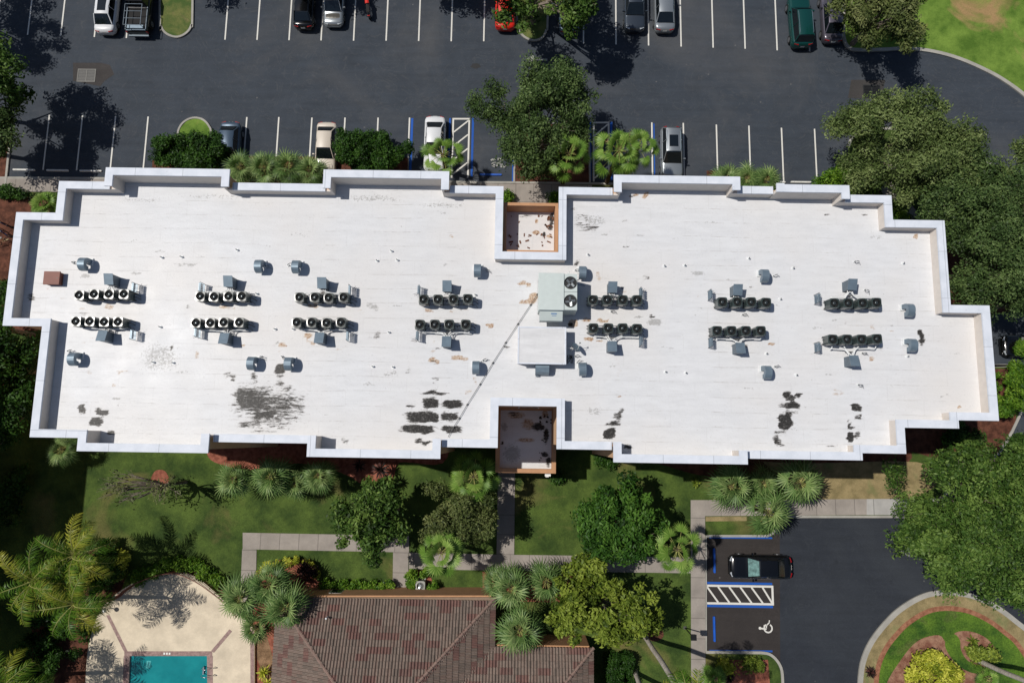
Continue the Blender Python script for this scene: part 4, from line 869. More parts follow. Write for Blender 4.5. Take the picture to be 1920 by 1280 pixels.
for s in (-1, 1):
    c = Vector((fcx, s*D/4, ftop-.08)); f = MB()
    for k in range(4):
        an = R(90*k+25+20*s); f.box((c.x+.17*math.cos(an), c.y+.17*math.sin(an), c.z), (.27, .18, .008), rz=an, rx=.4)
    fo = f.build('fan', M['blade'], o); f = MB(); f.tube([(c.x, c.y, c.z-.03), (c.x, c.y, c.z+.03)], .07, 12); f.build('hub', M['black'], fo)
    f = MB(); f.disc((c.x, c.y, c.z-.015), 0, .399, 24); f.build('fan_well', M['hvac_dark'], o)
    f = MB()
    for rr in (.2, .3, .4): f.tube([(c.x+rr*math.cos(t_), c.y+rr*math.sin(t_), ftop+.015) for t_ in np.linspace(0, 2*math.pi, 25)], .005, 3, False)
    f.build('fan_guard', M['stand'], o)
f = MB(); hx = -W/2+.08; f.add([(hx, -D/2, .9), (hx+1.42, -D/2, .9), (hx+1.42, -D/2-.62, .9), (hx, -D/2-.62, .9), (hx, -D/2, 1.75), (hx+1.42, -D/2, 1.75), (hx+1.42, -D/2-.62, 1.5), (hx, -D/2-.62, 1.5)], [(0, 1, 2, 3), (7, 6, 5, 4), (3, 2, 6, 7), (1, 5, 6, 2), (0, 3, 7, 4)]); f.build('intake_hood', M['hvac'], o)
f = MB()
for r_, (k0, k1, yy) in enumerate(((.62, .9, -.2), (.66, .88, -.32))):
    f.box((hx+1.42*(k0+k1)/2-.2, -D/2+yy, 1.675+ (0 if r_ == 0 else -.048)), (1.42*(k1-k0)*.9, .08 if r_ == 0 else .035, .012), rx=.38)
f.build('label_plate', flat('label_blue', (96, 128, 166), .5), o)
f = MB()
for s in (-1, 1): f.box((0, s*(D/2-.1), .06), (W, .12, .12))
f.build('curb', M['stand'], o)
f = MB(); f.tube([(W/2-.5, D/2+.2, 0), (W/2-.5, D/2+.2, 1.2), (W/2-.44, D/2+.3, 1.28)], .035, 6); f.build('drain_pipe', M['pipe_white'], o)
f = MB(); f.tube([(W/2+.1, D/2-.35, .6), (W/2+.6, D/2-.45, .6)], .04, 6); f.build('drain_pipe', M['galv'], o)
# white roof box with side duct
a = bp(970, 682, ZR+1.12); b = bp(1062, 613, ZR+1.12); cx, cy = (a.x+b.x)/2, (a.y+b.y)/2; W, D = b.x-a.x, b.y-a.y
o = empty('shaft_penthouse', (cx, cy, ZR), label='plain white flat roofed shaft box near the middle of the roof', cat='roof box')
f = MB(); f.box((0, 0, .5), (W-.16, D-.16, 1.0)); f.build('wall', M['parapet'], o)
m, t, p = newmat('box_membrane'); v = coords(t)
t.links.new(ramp(t, noise(t, coords(t, (.4, 2, 1)), 1.6, 7, .7), [(.3, lin((192, 192, 193))), (.7, lin((210, 210, 211)))]), p.inputs['Base Color']); p.inputs['Roughness'].default_value = .6; bump(t, p, noise(t, v, 3, 5), .5, .05)
f = MB(); f.box((0, 0, 1.06), (W, D, .12)); f.build('roof', m, o, bevel=.02)
f = MB()
for s in (-1, 1): f.box((s*(W/2-.05), 0, 1.13), (.08, D-.02, .03)); f.box((0, s*(D/2-.05), 1.13), (W-.2, .08, .03))
f.build('edge_trim', M['coping'], o)
q = bp(1017, 692, ZR+.75); o = empty('duct_hood', (q.x, q.y, ZR), label='grey metal duct hood against the bottom side of the white shaft box', cat='duct')
f = MB(); f.loft([[(x, y, z) for y, z in ((.34, .02), (.34, .8), (.1, .8), (-.18, .72), (-.3, .5), (-.32, .02))] for x in (-.43, .43)]); f.build('housing', M['galv'], o)
f = MB(); f.box((-.3, -.35, .12), (.2, .12, .2)); f.build('foot', M['galv_side'], o)
# dish
q = bp(1079, 651, ZR+.9); o = empty('satellite_dish', (q.x, q.y, ZR), label='small grey satellite dish on a pole right of the white shaft box', cat='satellite dish')
f = MB(); ax = Vector((.45, .42, .55)).normalized(); ux = ax.cross(Vector((0, 0, 1))).normalized(); uy = ax.cross(ux); c = Vector((0, 0, .85)); rg = []
for r_ in (.001, .12, .22, .32): rg.append([c+ux*r_*1.1*math.cos(t_)+uy*r_*math.sin(t_)+ax*(r_*r_*.6) for t_ in np.linspace(0, 2*math.pi, 21)[:-1]])
f.loft(rg, (False, False)); rg2 = [[p_-ax*.012 for p_ in r_] for r_ in rg]; f.loft(rg2, (False, False)); f.build('reflector', M['galv'], o, smooth=True)
f = MB(); f.tube([c-uy*-.3, c+ax*.3+Vector((.1, .1, -.05))], .014, 5); f.tube([c+ux*.2, c+ax*.32+Vector((.1, .1, -.02))], .009, 4); f.build('feed_arm', M['trim'], o)
f = MB(); e = c+ax*.32+Vector((.1, .1, -.02)); f.box(e, (.09, .07, .07)); f.build('receiver', M['stand'], o)
f = MB(); f.tube([c-ax*.03, (-.12, -.05, .7), (-.3, -.02, .62), (-.45, .0, .6)], .022, 6); f.tube([(-.12, -.05, .7), (-.2, -.15, 0)], .02, 6); f.tube([(-.2, .02, .66), (-.3, .2, 0)], .014, 5); f.build('mast', M['trim'], o)
# cable tangle beside the shaft box
f = MB(); q = bp(1066, 675, ZR)
for k in range(5):
    pts = [(q.x+rng.uniform(-.25, .25)+j*.05, q.y+rng.uniform(-.35, .35), ZR+.04+rng.uniform(0, .22)) for j in range(5)]; f.tube(smooth_line(pts, 4), .012, 4)
tag(f.build('cable_tangle', M['black']), 'tangle of black cables lying at the lower right of the white shaft box', 'cables')
# diagonal conduit on blocks
CP = [(1008, 551), (995, 571), (971, 607), (948, 642), (924, 680), (900, 720), (876, 758), (861, 784), (850, 801), (840, 819)]
P = [bp(x, y, ZR+.12) for x, y in CP]; r = empty('roof_conduit', P[0], label='long thin diagonal conduit on small blocks running from the air handler to the parapet', cat='conduit')
f = MB(); f.tube([p_-P[0] for p_ in P], .017, 6); f.build('pipe', M['conduit'], r)
for p_ in P[:-1]:
    f = MB(); c = p_-P[0]; f.box((c.x, c.y, -.08), (.14, .06, .07), rz=.6); f.box((c.x, c.y, .0), (.1, .03, .03), rz=-.9); f.build('support_block', M['stand'], r)
# ------------------------------------------------------------------ clubhouse with tiled hip roof
m, t, p = newmat('roof_tile')
at = N(t, 'ShaderNodeAttribute'); at.attribute_name = 'v'; v = coords(t)
bs = ramp(t, at.outputs['Fac'], [(0, lin((94, 84, 77))), (.35, lin((118, 104, 95))), (.6, lin((106, 88, 80))), (.75, lin((98, 74, 69))), (1, lin((112, 84, 77)))])
bs = mix(t, 1.0, bs, ramp(t, noise(t, v, 6, 7, .75), [(.3, (.75,)*3), (.7, (1.25,)*3)]), 'MULTIPLY')
t.links.new(bs, p.inputs['Base Color']); p.inputs['Roughness'].default_value = .8; p.inputs['Specular IOR Level'].default_value = .3
M['tile'] = m
ZE = 3.0; SL = .45
nwc = bp(519, 1118, ZE); nec = bp(930, 1118, ZE); wx = bp(1113, 1213, ZE)
club = empty('clubhouse', (nwc.x, nwc.y, 0), label='low clubhouse with brown and red barrel tile hip roof at the bottom edge', cat='building')
off = Vector((-nwc.x, -nwc.y, 0))
def tile_plane(A, e, up, length, h_of, xr):
    """barrel tiles on the plane starting at eave point A, eave direction e, horizontal up-slope direction up"""
    pitch = .225; course = .42; rise = SL; NX = int(length/pitch); Vs = []; Fs = []; At = []
    run_max = max(h_of(u) for u in np.linspace(0, length, 60)); NC = int(run_max/course)+1
    prof = [(0, 0), (.12, .075), (.32, .11), (.52, .075), (.66, 0), (.84, -.02)]
    for c in range(NC):
        s = 0
        for i in range(NX):
            u0 = i*pitch; umid = u0+pitch/2; lim = h_of(umid)
            if c*course > lim: continue
            g = int((i+(c*7) % 4)/4); rr = math.sin(g*12.9898+c*78.233)*43758.5453; rr -= math.floor(rr)
            val_ = (rr < .81)*(.05+.5*rng.random())+(rr >= .81)*(.68+.32*rng.random())
            n0 = len(Vs); m_ = len(prof)
            for k in (0, 1):
                r = min((c+k)*course, lim+.12) + (.0 if k == 0 else .03); lift = .045*(1-k)
                for fx_, fz in prof+[(1, 0)]:
                    P_ = A+e*(u0+fx_*pitch)+up*r; Vs.append((P_.x, P_.y, ZE+.03+r*rise+fz*1.05+lift)); At.append(val_)
            q = m_+1
            for k in range(m_): Fs.append((n0+k, n0+k+1, n0+q+k+1, n0+q+k))
            # front lip of the course
    V3 = np.array(Vs)+np.array(off); o = npmesh('roof_tiles', V3, np.array(Fs), M['tile'], club, At); return o
Wm = nec.x-nwc.x; far = 14.0
hip = lambda u: min(u, Wm-u, far)
tile_plane(nwc, Vector((1, 0, 0)), Vector((0, -1, 0)), Wm, hip, 0)
tile_plane(nwc, Vector((0, -1, 0)), Vector((1, 0, 0)), far, lambda u: min(u, Wm/2), 0)
tile_plane(nec, Vector((0, -1, 0)), Vector((-1, 0, 0)), far, lambda u: min(u, Wm/2), 0)
wl0 = wx.x-11.0; wn = Vector((wl0, wx.y, ZE)); Ww = wx.x-wl0
tile_plane(wn, Vector((1, 0, 0)), Vector((0, -1, 0)), Ww, lambda u: min(Ww-u, 7), 0)
tile_plane(Vector((wx.x, wx.y, ZE)), Vector((0, -1, 0)), Vector((-1, 0, 0)), 10.5, lambda u: min(u, 7), 0)
def hipcap(A, B):
    f = MB(); nseg = int((B-A).length/.42)
    for k in range(nseg):
        a = A+(B-A)*k/nseg; b = A+(B-A)*(k+1.08)/nseg; f.tube([a+off+Vector((0, 0, .0)), b+off+Vector((0, 0, -.03))], [.12, .105], 8)
    f.build('ridge_tiles', M['ridge'], club)
M['ridge'] = flat('ridge_tile', (122, 100, 90), .8, var=.2, scale=3)
def up_(P_, dx, dy): r = max(abs(dx), abs(dy)); return Vector((P_.x+dx, P_.y+dy, ZE+.09+r*SL))
k = Wm/2
hipcap(up_(nwc, 0, 0), up_(nwc, k, -k)); hipcap(up_(nec, 0, 0), up_(nec, -k, -k)); hipcap(up_(wx, 0, 0), up_(wx, -6.8, -6.8))
f = MB(); vs_ = [(nwc.x+.05, nwc.y-.05), (nec.x-.05, nec.y-.05), (nec.x-.05, wx.y-.05), (wx.x-.05, wx.y-.05), (wx.x-.05, wx.y-10.5), (nec.x-.05, wx.y-10.5), (nec.x-.05, nec.y-14), (nwc.x+.05, nwc.y-14)]
f.prism([(x+off.x, y+off.y) for x, y in vs_], ZE-.16, ZE-.02); f.build('fascia', flat('fascia_tan', (128, 108, 90), .8), club)
f = MB(); q = .3; wp = [(nwc.x+q, nwc.y-q+.35), (nec.x-q, nec.y-q+.35), (nec.x-q, wx.y-q+.35), (wx.x-q, wx.y-q+.35), (wx.x-q, wx.y-10.2), (nec.x-q, wx.y-10.2), (nec.x-q, nec.y-13.7), (nwc.x+q, nwc.y-13.7)]
f.prism([(x+off.x, y+off.y) for x, y in wp], 0, ZE-.162); f.build('wall', M['stucco'], club)
f = MB(); a_ = bp(750, 1111, 0); f.box((a_.x+off.x, wp[0][1]+off.y+.03, 1.08), (1.05, .1, 2.15)); dd = f.build('door', M['trim'], club)
f = MB(); f.tube([(a_.x+off.x+.38, wp[0][1]+off.y+.08, 1.0), (a_.x+off.x+.38, wp[0][1]+off.y+.14, 1.0)], .03, 6); f.build('handle', M['steel'], dd)
for xx in (640, 845, 872):
    a_ = bp(xx, 1111, 0); f = MB(); f.box((a_.x+off.x, wp[0][1]+off.y+.03, 1.5), (.95, .08, 1.2)); wo = f.build('window', M['trim'], club)
    f = MB(); f.box((a_.x+off.x, wp[0][1]+off.y+.05, 1.5), (.8, .08, 1.05)); f.build('pane', M['glass'], wo)
f = MB(); q = bp(612, 1158, ZE+1.0); f.tube([(q.x, q.y, ZE+.6), (q.x, q.y, ZE+1.15)], .06, 8); f.add([], []); vo_ = f.build('vent_pipe', M['pipe_white'], club); vo_.location = off
# ------------------------------------------------------------------ court equipment
q = bp(788, 1098, .85); o = empty('condenser_unit', (q.x, q.y, .05), label='silver grey air conditioner on the ground by the clubhouse wall', cat='condenser unit')
gm = flat('unit_silver', (150, 150, 144), .4, .3)
f = MB(); sq = rr_square(.36, .08); f.loft([[(x, y, .0) for x, y in sq], [(x, y, .8) for x, y in sq], [(.27*math.cos(math.atan2(y, x)), .27*math.sin(math.atan2(y, x)), .805) for x, y in sq], [(.27*math.cos(math.atan2(y, x)), .27*math.sin(math.atan2(y, x)), .6) for x, y in sq]], (True, False)); f.build('case', gm, o)
f = MB(); f.disc((0, 0, .66), 0, .268, 20); f.build('fan_well', M['stand'], o)
f = MB()
for k in range(3): a = R(120*k); f.box((.14*math.cos(a), .14*math.sin(a), .72), (.2, .12, .01), rz=a, rx=.3)
f.tube([(0, 0, .73), (0, 0, .79)], .1, 12); f.build('fan', M['blade'], o)
f = MB(); q = bp(789, 1084, .05); thick_ = f.box((q.x, q.y, .12), (.8, .3, .1)); tag(f.build('concrete_pad', M['kerb']), 'concrete pad beside the ground level air conditioner', 'pad')
q = bp(723, 1092, .5); o = empty('small_sign', (q.x, q.y, .05), label='tiny pale sign board standing in the hedge by the walk', cat='sign')
f = MB(); f.box((0, 0, .5), (.5, .16, .03), rx=.5); f.build('board', flat('sign_pale', (170, 196, 190), .6), o)
f = MB()
for s in (-.18, .18): f.tube([(s, 0, 0), (s, 0, .49)], .015, 5)
f.build('post', M['stand'], o)
# path light post
q = bp(1284, 1176, .05); o = empty('path_light', (q.x, q.y, .05), label='slim dark lamp post at the edge of the walk left of the stalls', cat='lamp post')
f = MB(); f.tube([(0, 0, 0), (0, 0, 2.4)], .045, 8); f.build('pole', M['black'], o)
f = MB(); f.box((0, 0, 2.5), (.36, .36, .2), taper=.8); f.box((0, 0, 2.62), (.42, .42, .03)); f.build('head', M['black'], o)
f = MB(); f.box((0, 0, .03), (.22, .22, .06)); f.build('base', M['stand'], o)
# pool fence
fp = smooth_line([(205, 1121), (222, 1120), (240, 1106), (262, 1091), (290, 1079), (318, 1071), (340, 1070), (362, 1076), (385, 1088), (405, 1102), (430, 1122), (455, 1150)], 8)
P = [bp(x, y, .3) for x, y in fp]; fm = flat('fence_brown', (112, 62, 48), .6)
o = empty('pool_fence', P[0], label='curved reddish brown picket fence around the top of the pool deck', cat='fence')
L0 = P[0]
f = MB(); f.tube([p_-L0+Vector((0, 0, 1.15)) for p_ in P], .032, 5); f.build('top_rail', fm, o)
f = MB(); f.tube([p_-L0+Vector((0, 0, .12)) for p_ in P], .022, 5); f.build('bottom_rail', fm, o)
pts_ = []; acc = 0
for i in range(len(P)-1):
    sg_ = (P[i+1]-P[i]).length
    while acc < sg_: pts_.append(P[i]+(P[i+1]-P[i])*acc/sg_); acc += .125
    acc -= sg_
f = MB()
for p_ in pts_: c = p_-L0; f.box((c.x, c.y, .62), (.034, .034, 1.05))
f.build('pickets', fm, o)
for p_ in pts_[::15]:
    c = p_-L0; f = MB(); f.box((c.x, c.y, .6), (.06, .06, 1.2)); f.build('post', fm, o)
# pool ladder
q = bp(390, 1256, .3); o = empty('pool_ladder', (q.x, q.y, .3), label='polished steel pool ladder with two curved handrails', cat='pool ladder')
for s in (-1, 1):
    f = MB(); f.tube(smooth_line([(.5, s*.27, 0), (.45, s*.27, .45), (.2, s*.27, .72), (-.1, s*.27, .7), (-.32, s*.27, .45), (-.36, s*.27, -.1)], 4), .024, 6); f.build('handrail', M['steel'], o, smooth=True)
f = MB()
for z in (-.02,): f.box((-.36, 0, z), (.1, .5, .03))
f.build('step', M['steel'], o)
# globe lamp on the deck
q = bp(197, 1143, 1.0); o = empty('globe_light', (q.x, q.y, .3), label='white globe deck light under the coconut palm fronds', cat='lamp')
f = MB(); f.tube([(0, 0, 0), (0, 0, .7)], .04, 8); f.build('post', M['trim'], o)
f = MB(); f.loft([[(r_*math.cos(t_), r_*math.sin(t_), z) for t_ in np.linspace(0, 2*math.pi, 15)[:-1]] for r_, z in [(.17*math.sin(a), .85-.17*math.cos(a)) for a in np.linspace(.15, math.pi-.15, 8)]]); f.build('globe', M['trim'], o, smooth=True)
f = MB(); q = bp(184, 1222, .35)
# depth tile marks at the pool edge
for k in range(3): q = bp(308+k*5, 1224.5, .32); f.box((q.x, q.y, .3185), (.12, .14, .01))
tag(f.build('depth_marker', M['trim']), 'pale depth marker tiles on the brick edge of the pool', 'pool marker')
# bicycles / racks at the far left edge
bl = flat('bike_blue', (34, 72, 140), .4); cr = flat('bike_cream', (196, 182, 140), .5)
def make_bike(mat, lab, px, py, rz, lean=0.0):
    q = bp(px, py, .5); o = empty('bicycle', (q.x, q.y, .07), rz, label=lab, cat='bicycle')
    for xx in (-.52, .52):
        f = MB(); f.tube([(xx+.33*math.cos(t_), 0, .33+.33*math.sin(t_)) for t_ in np.linspace(0, 2*math.pi, 21)], .028, 5, False); wh = f.build('wheel', M['rubber'], o)
    f = MB(); f.tube([(-.52, 0, .33), (-.05, 0, .3), (.38, 0, .78), (-.2, 0, .82), (-.05, 0, .3)], .03, 5); f.tube([(-.2, 0, .82), (-.52, 0, .33)], .022, 5); f.tube([(.52, 0, .33), (.36, 0, .95)], .026, 5); f.build('frame', mat, o)
    f = MB(); f.tube([(.3, -.28, 1.0), (.36, 0, .98), (.3, .28, 1.0)], .02, 5); f.build('handlebar', M['steel'], o)
    f = MB(); f.box((-.24, 0, .95), (.26, .14, .06)); f.build('saddle', M['black'], o); return o
make_bike(bl, 'blue bicycle nearest the top left step of the building', 2, 418, 2.7)
make_bike(bl, 'blue bicycle in the middle of the three at the left edge', 3, 434, 2.55)
make_bike(cr, 'cream coloured bicycle lowest of the three at the left edge', 4, 452, 3.6)
# ------------------------------------------------------------------ cars
def car_mat(name, c, rough=.28, metal=.3):
    m, t, p = newmat(name); p.inputs['Base Color'].default_value = (*lin(c), 1); p.inputs['Roughness'].default_value = rough
    p.inputs['Metallic'].default_value = metal; p.inputs['Coat Weight'].default_value = .6; p.inputs['Coat Roughness'].default_value = .06
    return m
M['cglass'] = flat('car_glass', (16, 22, 26), .06, var=.2, spec=.9)
M['cglass_pale'] = flat('car_glass_sunshade', (92, 124, 120), .2, var=.6, scale=5, spec=.8)
M['red_lamp'] = flat('tail_lamp_red', (140, 16, 20), .25); M['white_lamp'] = flat('head_lamp_clear', (196, 202, 206), .15, .3)
M['plate'] = flat('number_plate', (200, 200, 196), .5)
TYPES = {  # L, W, belt z, roof z, windshield base y, roof front y, roof rear y, rear glass base y (front is +y), bonnet z, boot z
 'sedan': dict(L=4.75, W=1.8, zb=.92, zr=1.44, y=(1.0, .25, -1.05, -1.75), hood=.86, boot=.95),
 'compact': dict(L=4.4, W=1.76, zb=.92, zr=1.47, y=(1.05, .35, -1.1, -1.7), hood=.86, boot=.96),
 'suv': dict(L=4.7, W=1.88, zb=1.08, zr=1.74, y=(1.05, .45, -1.85, -2.15), hood=1.02, boot=1.1),
 'hatch': dict(L=4.5, W=1.84, zb=1.02, zr=1.62, y=(1.0, .25, -1.75, -2.1), hood=.98, boot=1.04)}
def make_car(kind, paint_m, lab, px, py, front='north', end='near', rz_extra=0, shade=False, sunroof=False, cat='car', extra=None, group='cars parked in the lots', hood_m=None):
    """(px, py): the ground point under the middle of the bumper that points towards the bottom of the photo (or left for front='west')"""
    T = TYPES[kind]; L, W = T['L'], T['W']; q = bp(px, py, 0)
    if front == 'north': rz = 0; c = Vector((q.x, q.y+L/2, .012))
    elif front == 'south': rz = math.pi; c = Vector((q.x, q.y+L/2, .012))
    elif front == 'west': rz = math.pi/2; c = Vector((q.x+L/2, q.y, .016))
    else: rz = -math.pi/2; c = Vector((q.x, q.y, .016))
    o = empty('parked_car', c, rz+rz_extra, label=lab, cat=cat, group=group)
    zb, zr = T['zb'], T['zr']; y0, y1, y2, y3 = T['y']; hood, boot = T['hood'], T['boot']
    st = []
    for s in np.linspace(-1, 1, 27):
        yy = s*L/2; a = abs(s); w_ = W/2*(1-.02*a-.32*max(0, (a-.84)/.16)**2.2)
        if yy > y0: u = (yy-y0)/(L/2-y0); top = hood-.04*u-.2*max(0, (u-.78)/.22)**1.6
        elif yy < y3: u = (y3-yy)/(y3+L/2+1e-6); top = boot-.03*u-.16*max(0, (u-.72)/.28)**1.8
        else: top = zb
        bot = .24+.1*max(0, (a-.85)/.15)
        st.append([(-w_*.9, yy, bot), (w_*.9, yy, bot), (w_*.985, yy, .42), (w_, yy, .6), (w_*.97, yy, top-.14), (w_*.9, yy, top-.035), (w_*.72, yy, top+.012), (0, yy, top+.03), (-w_*.72, yy, top+.012), (-w_*.9, yy, top-.035), (-w_*.97, yy, top-.14), (-w_, yy, .6), (-w_*.985, yy, .42)])
    f = MB(); f.loft(st); body = f.build('body', paint_m, o, smooth=True)
    wb_, wr = W/2*.87, W/2*.66
    def cab(k, z): return None
    rows = []
    for yy, z, ww in ((y0+.02, zb-.03, wb_*.92), (y0-.03, zb+.04, wb_*.93), (y1+.1, zr-.06, wr*.98), (y1-.05, zr-.005, wr), ((y1+y2)/2, zr+.035, wr*1.01), (y2+.05, zr, wr), (y2-.1, zr-.06, wr*.97), (y3+.02, boot-.0, wb_*.9), (y3-.03, boot-.05, wb_*.88)):
        rows.append((yy, z, ww))
    # greenhouse: side walls slope in from the belt to the roof edge
    f = MB(); rg = []
    for yy, z, ww in rows:
        hgt = (z-zb)/(zr-zb); base_w = wb_*(1-.02*abs(yy)); e_w = base_w+(wr-base_w)*max(0, min(1, hgt))
        rg.append([(-base_w, yy, zb-.06), (-e_w, yy, z-.02), (-e_w*.88, yy, z), (0, yy, z+.02), (e_w*.88, yy, z), (e_w, yy, z-.02), (base_w, yy, zb-.06)])
    f.loft(rg, (True, True), closed=False); f.build('cabin', M['cglass'], o)
    # roof skin
    f = MB(); rg = []
    for s in np.linspace(0, 1, 7):
        yy = y1-.02+(y2-y1)*s; z = zr+.035-(abs(s-.5)*2)**2*.03+.008; rg.append([(-wr-.015, yy, z-.05), (-wr*.9, yy, z), (0, yy, z+.02), (wr*.9, yy, z), (wr+.015, yy, z-.05)])
    f.loft(rg, (False, False), closed=False); rf = f.build('roof', paint_m, o, smooth=True)
    # pillars
    f = MB()
    for s in (-1, 1):
        f.tube([(s*wb_*.95, y0-.02, zb), (s*(wr+.0), y1-.02, zr)], .035, 5); f.tube([(s*wb_*.94, y3+.05, boot), (s*(wr-.0), y2, zr)], .055, 5)
        f.tube([(s*(wb_*.995), (y1+y2)/2, zb), (s*(wr+.02), (y1+y2)/2, zr)], .03, 4)
    f.build('pillars', paint_m, o)
    f = MB(); k = .86
    f.add([(-wb_*.86, y0+.02, zb+.055), (wb_*.86, y0+.02, zb+.055), (wr*.9, y1+.09, zr+.02), (-wr*.9, y1+.09, zr+.02)], [(0, 1, 2, 3)]); f.build('windshield', M['cglass_pale'] if shade else M['cglass'], o)
    f = MB(); f.add([(wb_*.82, y3-.01, boot+.05), (-wb_*.82, y3-.01, boot+.05), (-wr*.88, y2-.1, zr+.015), (wr*.88, y2-.1, zr+.015)], [(0, 1, 2, 3)]); f.build('rear_window', M['cglass'], o)
    if sunroof: f = MB(); f.box((0, (y1+y2)/2+.1, zr+.058), (.72, 1.0, .012)); f.build('sunroof', M['cglass'], o, bevel=.01)
    for s in (-1, 1):
        f = MB(); f.box((s*(W/2+.07), y0-.35, zb+.03), (.2, .12, .13), taper=.8); f.build('mirror', paint_m, o)
        f = MB(); hx = W/2*.62; f.box((s*hx, L/2-.2, hood-.15), (.34, .22, .12), rz=-s*.45); f.build('headlight', M['white_lamp'], o)
        f = MB(); f.box((s*hx, -L/2+.13, boot-.17), (.36, .16, .14), rz=s*.35); f.build('tail_light', M['red_lamp'], o)
        for yy in (L/2-.88, -L/2+.9):
            f = MB(); f.tube([(s*(W/2-.2), yy, .33), (s*(W/2+.005), yy, .33)], .33, 18); wh = f.build('wheel', M['rubber'], o)
            f = MB(); f.tube([(s*(W/2), yy, .33), (s*(W/2+.02), yy, .33)], .21, 14); f.build('rim', M['alloy'], wh)
    f = MB(); f.box((0, L/2-.04, .62), (.9, .06, .14)); f.build('grille', M['black'], o)
    f = MB(); f.box((0, -L/2+.0, .72), (.34, .03, .15), rx=-.2); f.build('number_plate', M['plate'], o)
    f = MB(); f.box((0, L/2-.12, .33), (W*.7, .2, .12)); f.box((0, -L/2+.12, .33), (W*.7, .2, .12)); f.build('bumper_trim', M['black'], o)
    f = MB(); f.box((0, 0, .21), (W*.86, L*.82, .12)); f.build('underbody', M['black'], o)
    if kind in ('suv', 'hatch'):
        for s in (-1, 1): f = MB(); f.tube([(s*wr*.92, y1-.15, zr+.03), (s*wr*.92, y1-.3, zr+.08), (s*wr*.92, y2+.3, zr+.08), (s*wr*.92, y2+.15, zr+.03)], .018, 5); f.build('roof_rail', M['galv'], o)
    if hood_m:
        f = MB(); f.loft([[(x_, yy, hood+.034-.03*abs(x_/.6)**2-(.0 if yy < L/2-.6 else .06)) for x_ in (-.6, -.3, 0, .3, .6)] for yy in (y0+.15, y0+.5, L/2-.65, L/2-.4)], (False, False), closed=False); f.build('bonnet', hood_m, o)
    return o
white = car_mat('paint_white', (206, 208, 210), .35, 0); silver = car_mat('paint_silver', (150, 156, 160), .3, .6); black = car_mat('paint_black', (12, 13, 15), .2, .2)
grey = car_mat('paint_gunmetal', (62, 70, 80), .3, .5); green = car_mat('paint_dark_green', (14, 66, 62), .25, .3); red = car_mat('paint_red', (196, 34, 18), .35, 0)
beige = car_mat('paint_beige', (194, 184, 170), .4, 0); bluegrey = car_mat('paint_blue_grey', (72, 88, 104), .3, .4); mauve = car_mat('paint_mauve_grey', (92, 88, 98), .3, .5)
make_car('sedan', white, 'white sedan parked tail out by the top left striped stalls', 205, 71, 'north', sunroof=True)
make_car('compact', black, 'glossy black sedan parked tail out left of the silver car with dark bonnet', 573, 62, 'north')
make_car('compact', silver, 'silver car with darker bonnet parked nose out beside the black sedan', 628, 57, 'south', hood_m=car_mat('bonnet_dark', (74, 72, 66), .4, .3))
make_car('compact', red, 'bright red car half hidden under the top central tree', 947, 64, 'north')
make_car('sedan', bluegrey, 'dark car almost hidden beneath the right side of the top central tree', 1066, 72, 'north')
make_car('hatch', grey, 'gunmetal grey car parked nose out at the top, left of the silver sedan', 1187, 67, 'south')
make_car('sedan', silver, 'silver sedan parked tail out beside the gunmetal car at the top', 1243, 68, 'north')
make_car('suv', green, 'dark green sport utility car with roof rails over the stall line', 1496, 97, 'north', rz_extra=R(2))
make_car('sedan', mauve, 'mauve grey sedan parked tail out next to the top right grass', 1555, 88, 'north')
make_car('compact', bluegrey, 'blue grey sedan partly under the round hedge by the small green island', 433, 329, 'south')
make_car('compact', beige, 'beige sedan between the palm hedge and the dark round shrub', 613, 330, 'south')
make_car('sedan', white, 'white sedan under the fan palm in the upper accessible stall', 815, 326, 'south')
make_car('hatch', silver, 'silver crossover with sunroof parked nose toward the building', 1256, 341, 'south', sunroof=True)
make_car('sedan', black, 'dark car with open view roof in the shaded stall at the right edge', 1868, 650, 'west', sunroof=True)
make_car('sedan', black, 'black sedan with pale sunshade in its windshield in the lower accessible stall', 1362, 1058, 'west', shade=True)
# pickup with ladder rack
q = bp(267, 72, 0); o = empty('pickup_truck', (q.x, q.y+2.75, .012), 0, label='black pickup truck with a metal ladder rack over its open bed', cat='truck')
f = MB()
def bx(f, c, d, **k): f.box(c, d, **k)
prof = []
for yy, w_, top in ((-2.75, .8, .8), (-2.7, .93, 1.0), (-.55, .96, 1.02), (-.5, .96, 1.05), (.9, .96, 1.08), (1.0, .96, 1.1), (2.3, .92, 1.02), (2.65, .84, .9), (2.75, .74, .7)):
    prof.append([(-w_*.92, yy, .35), (w_*.92, yy, .35), (w_, yy, .6), (w_*.98, yy, top-.06), (w_*.92, yy, top), (-w_*.92, yy, top), (-w_*.98, yy, top-.06), (-w_, yy, .6)])
f.loft(prof); f.build('body', black, o, bevel=.02)
f = MB(); f.loft([[(-x, yy, z0), (x, yy, z0), (x2, yy2, z1), (-x2, yy2, z1)] for x, yy, z0, x2, yy2, z1 in ((.86, -.5, 1.02, .7, -.4, 1.75), (.86, 1.1, 1.02, .7, .45, 1.75))], (True, True)); f.build('cab_glass', M['cglass'], o)
f = MB(); f.box((0, .03, 1.77), (1.42, .95, .06)); f.build('roof', black, o, bevel=.02)
f = MB(); f.box((0, -1.62, 1.03), (1.5, 2.0, .03)); f.build('bed_liner', M['rubber'], o)
f = MB()
for s in (-1, 1):
    f.box((s*.86, -1.62, 1.1), (.06, 2.1, .1))
    f.tube([(s*.8, -2.6, 1.1), (s*.72, -2.6, 1.72), (s*.72, -.7, 1.72), (s*.8, -.7, 1.1)], .03, 6)
for yy in (-2.6, -2.0, -1.35, -.7): f.tube([(-.72, yy, 1.72), (.72, yy, 1.72)], .025, 6)
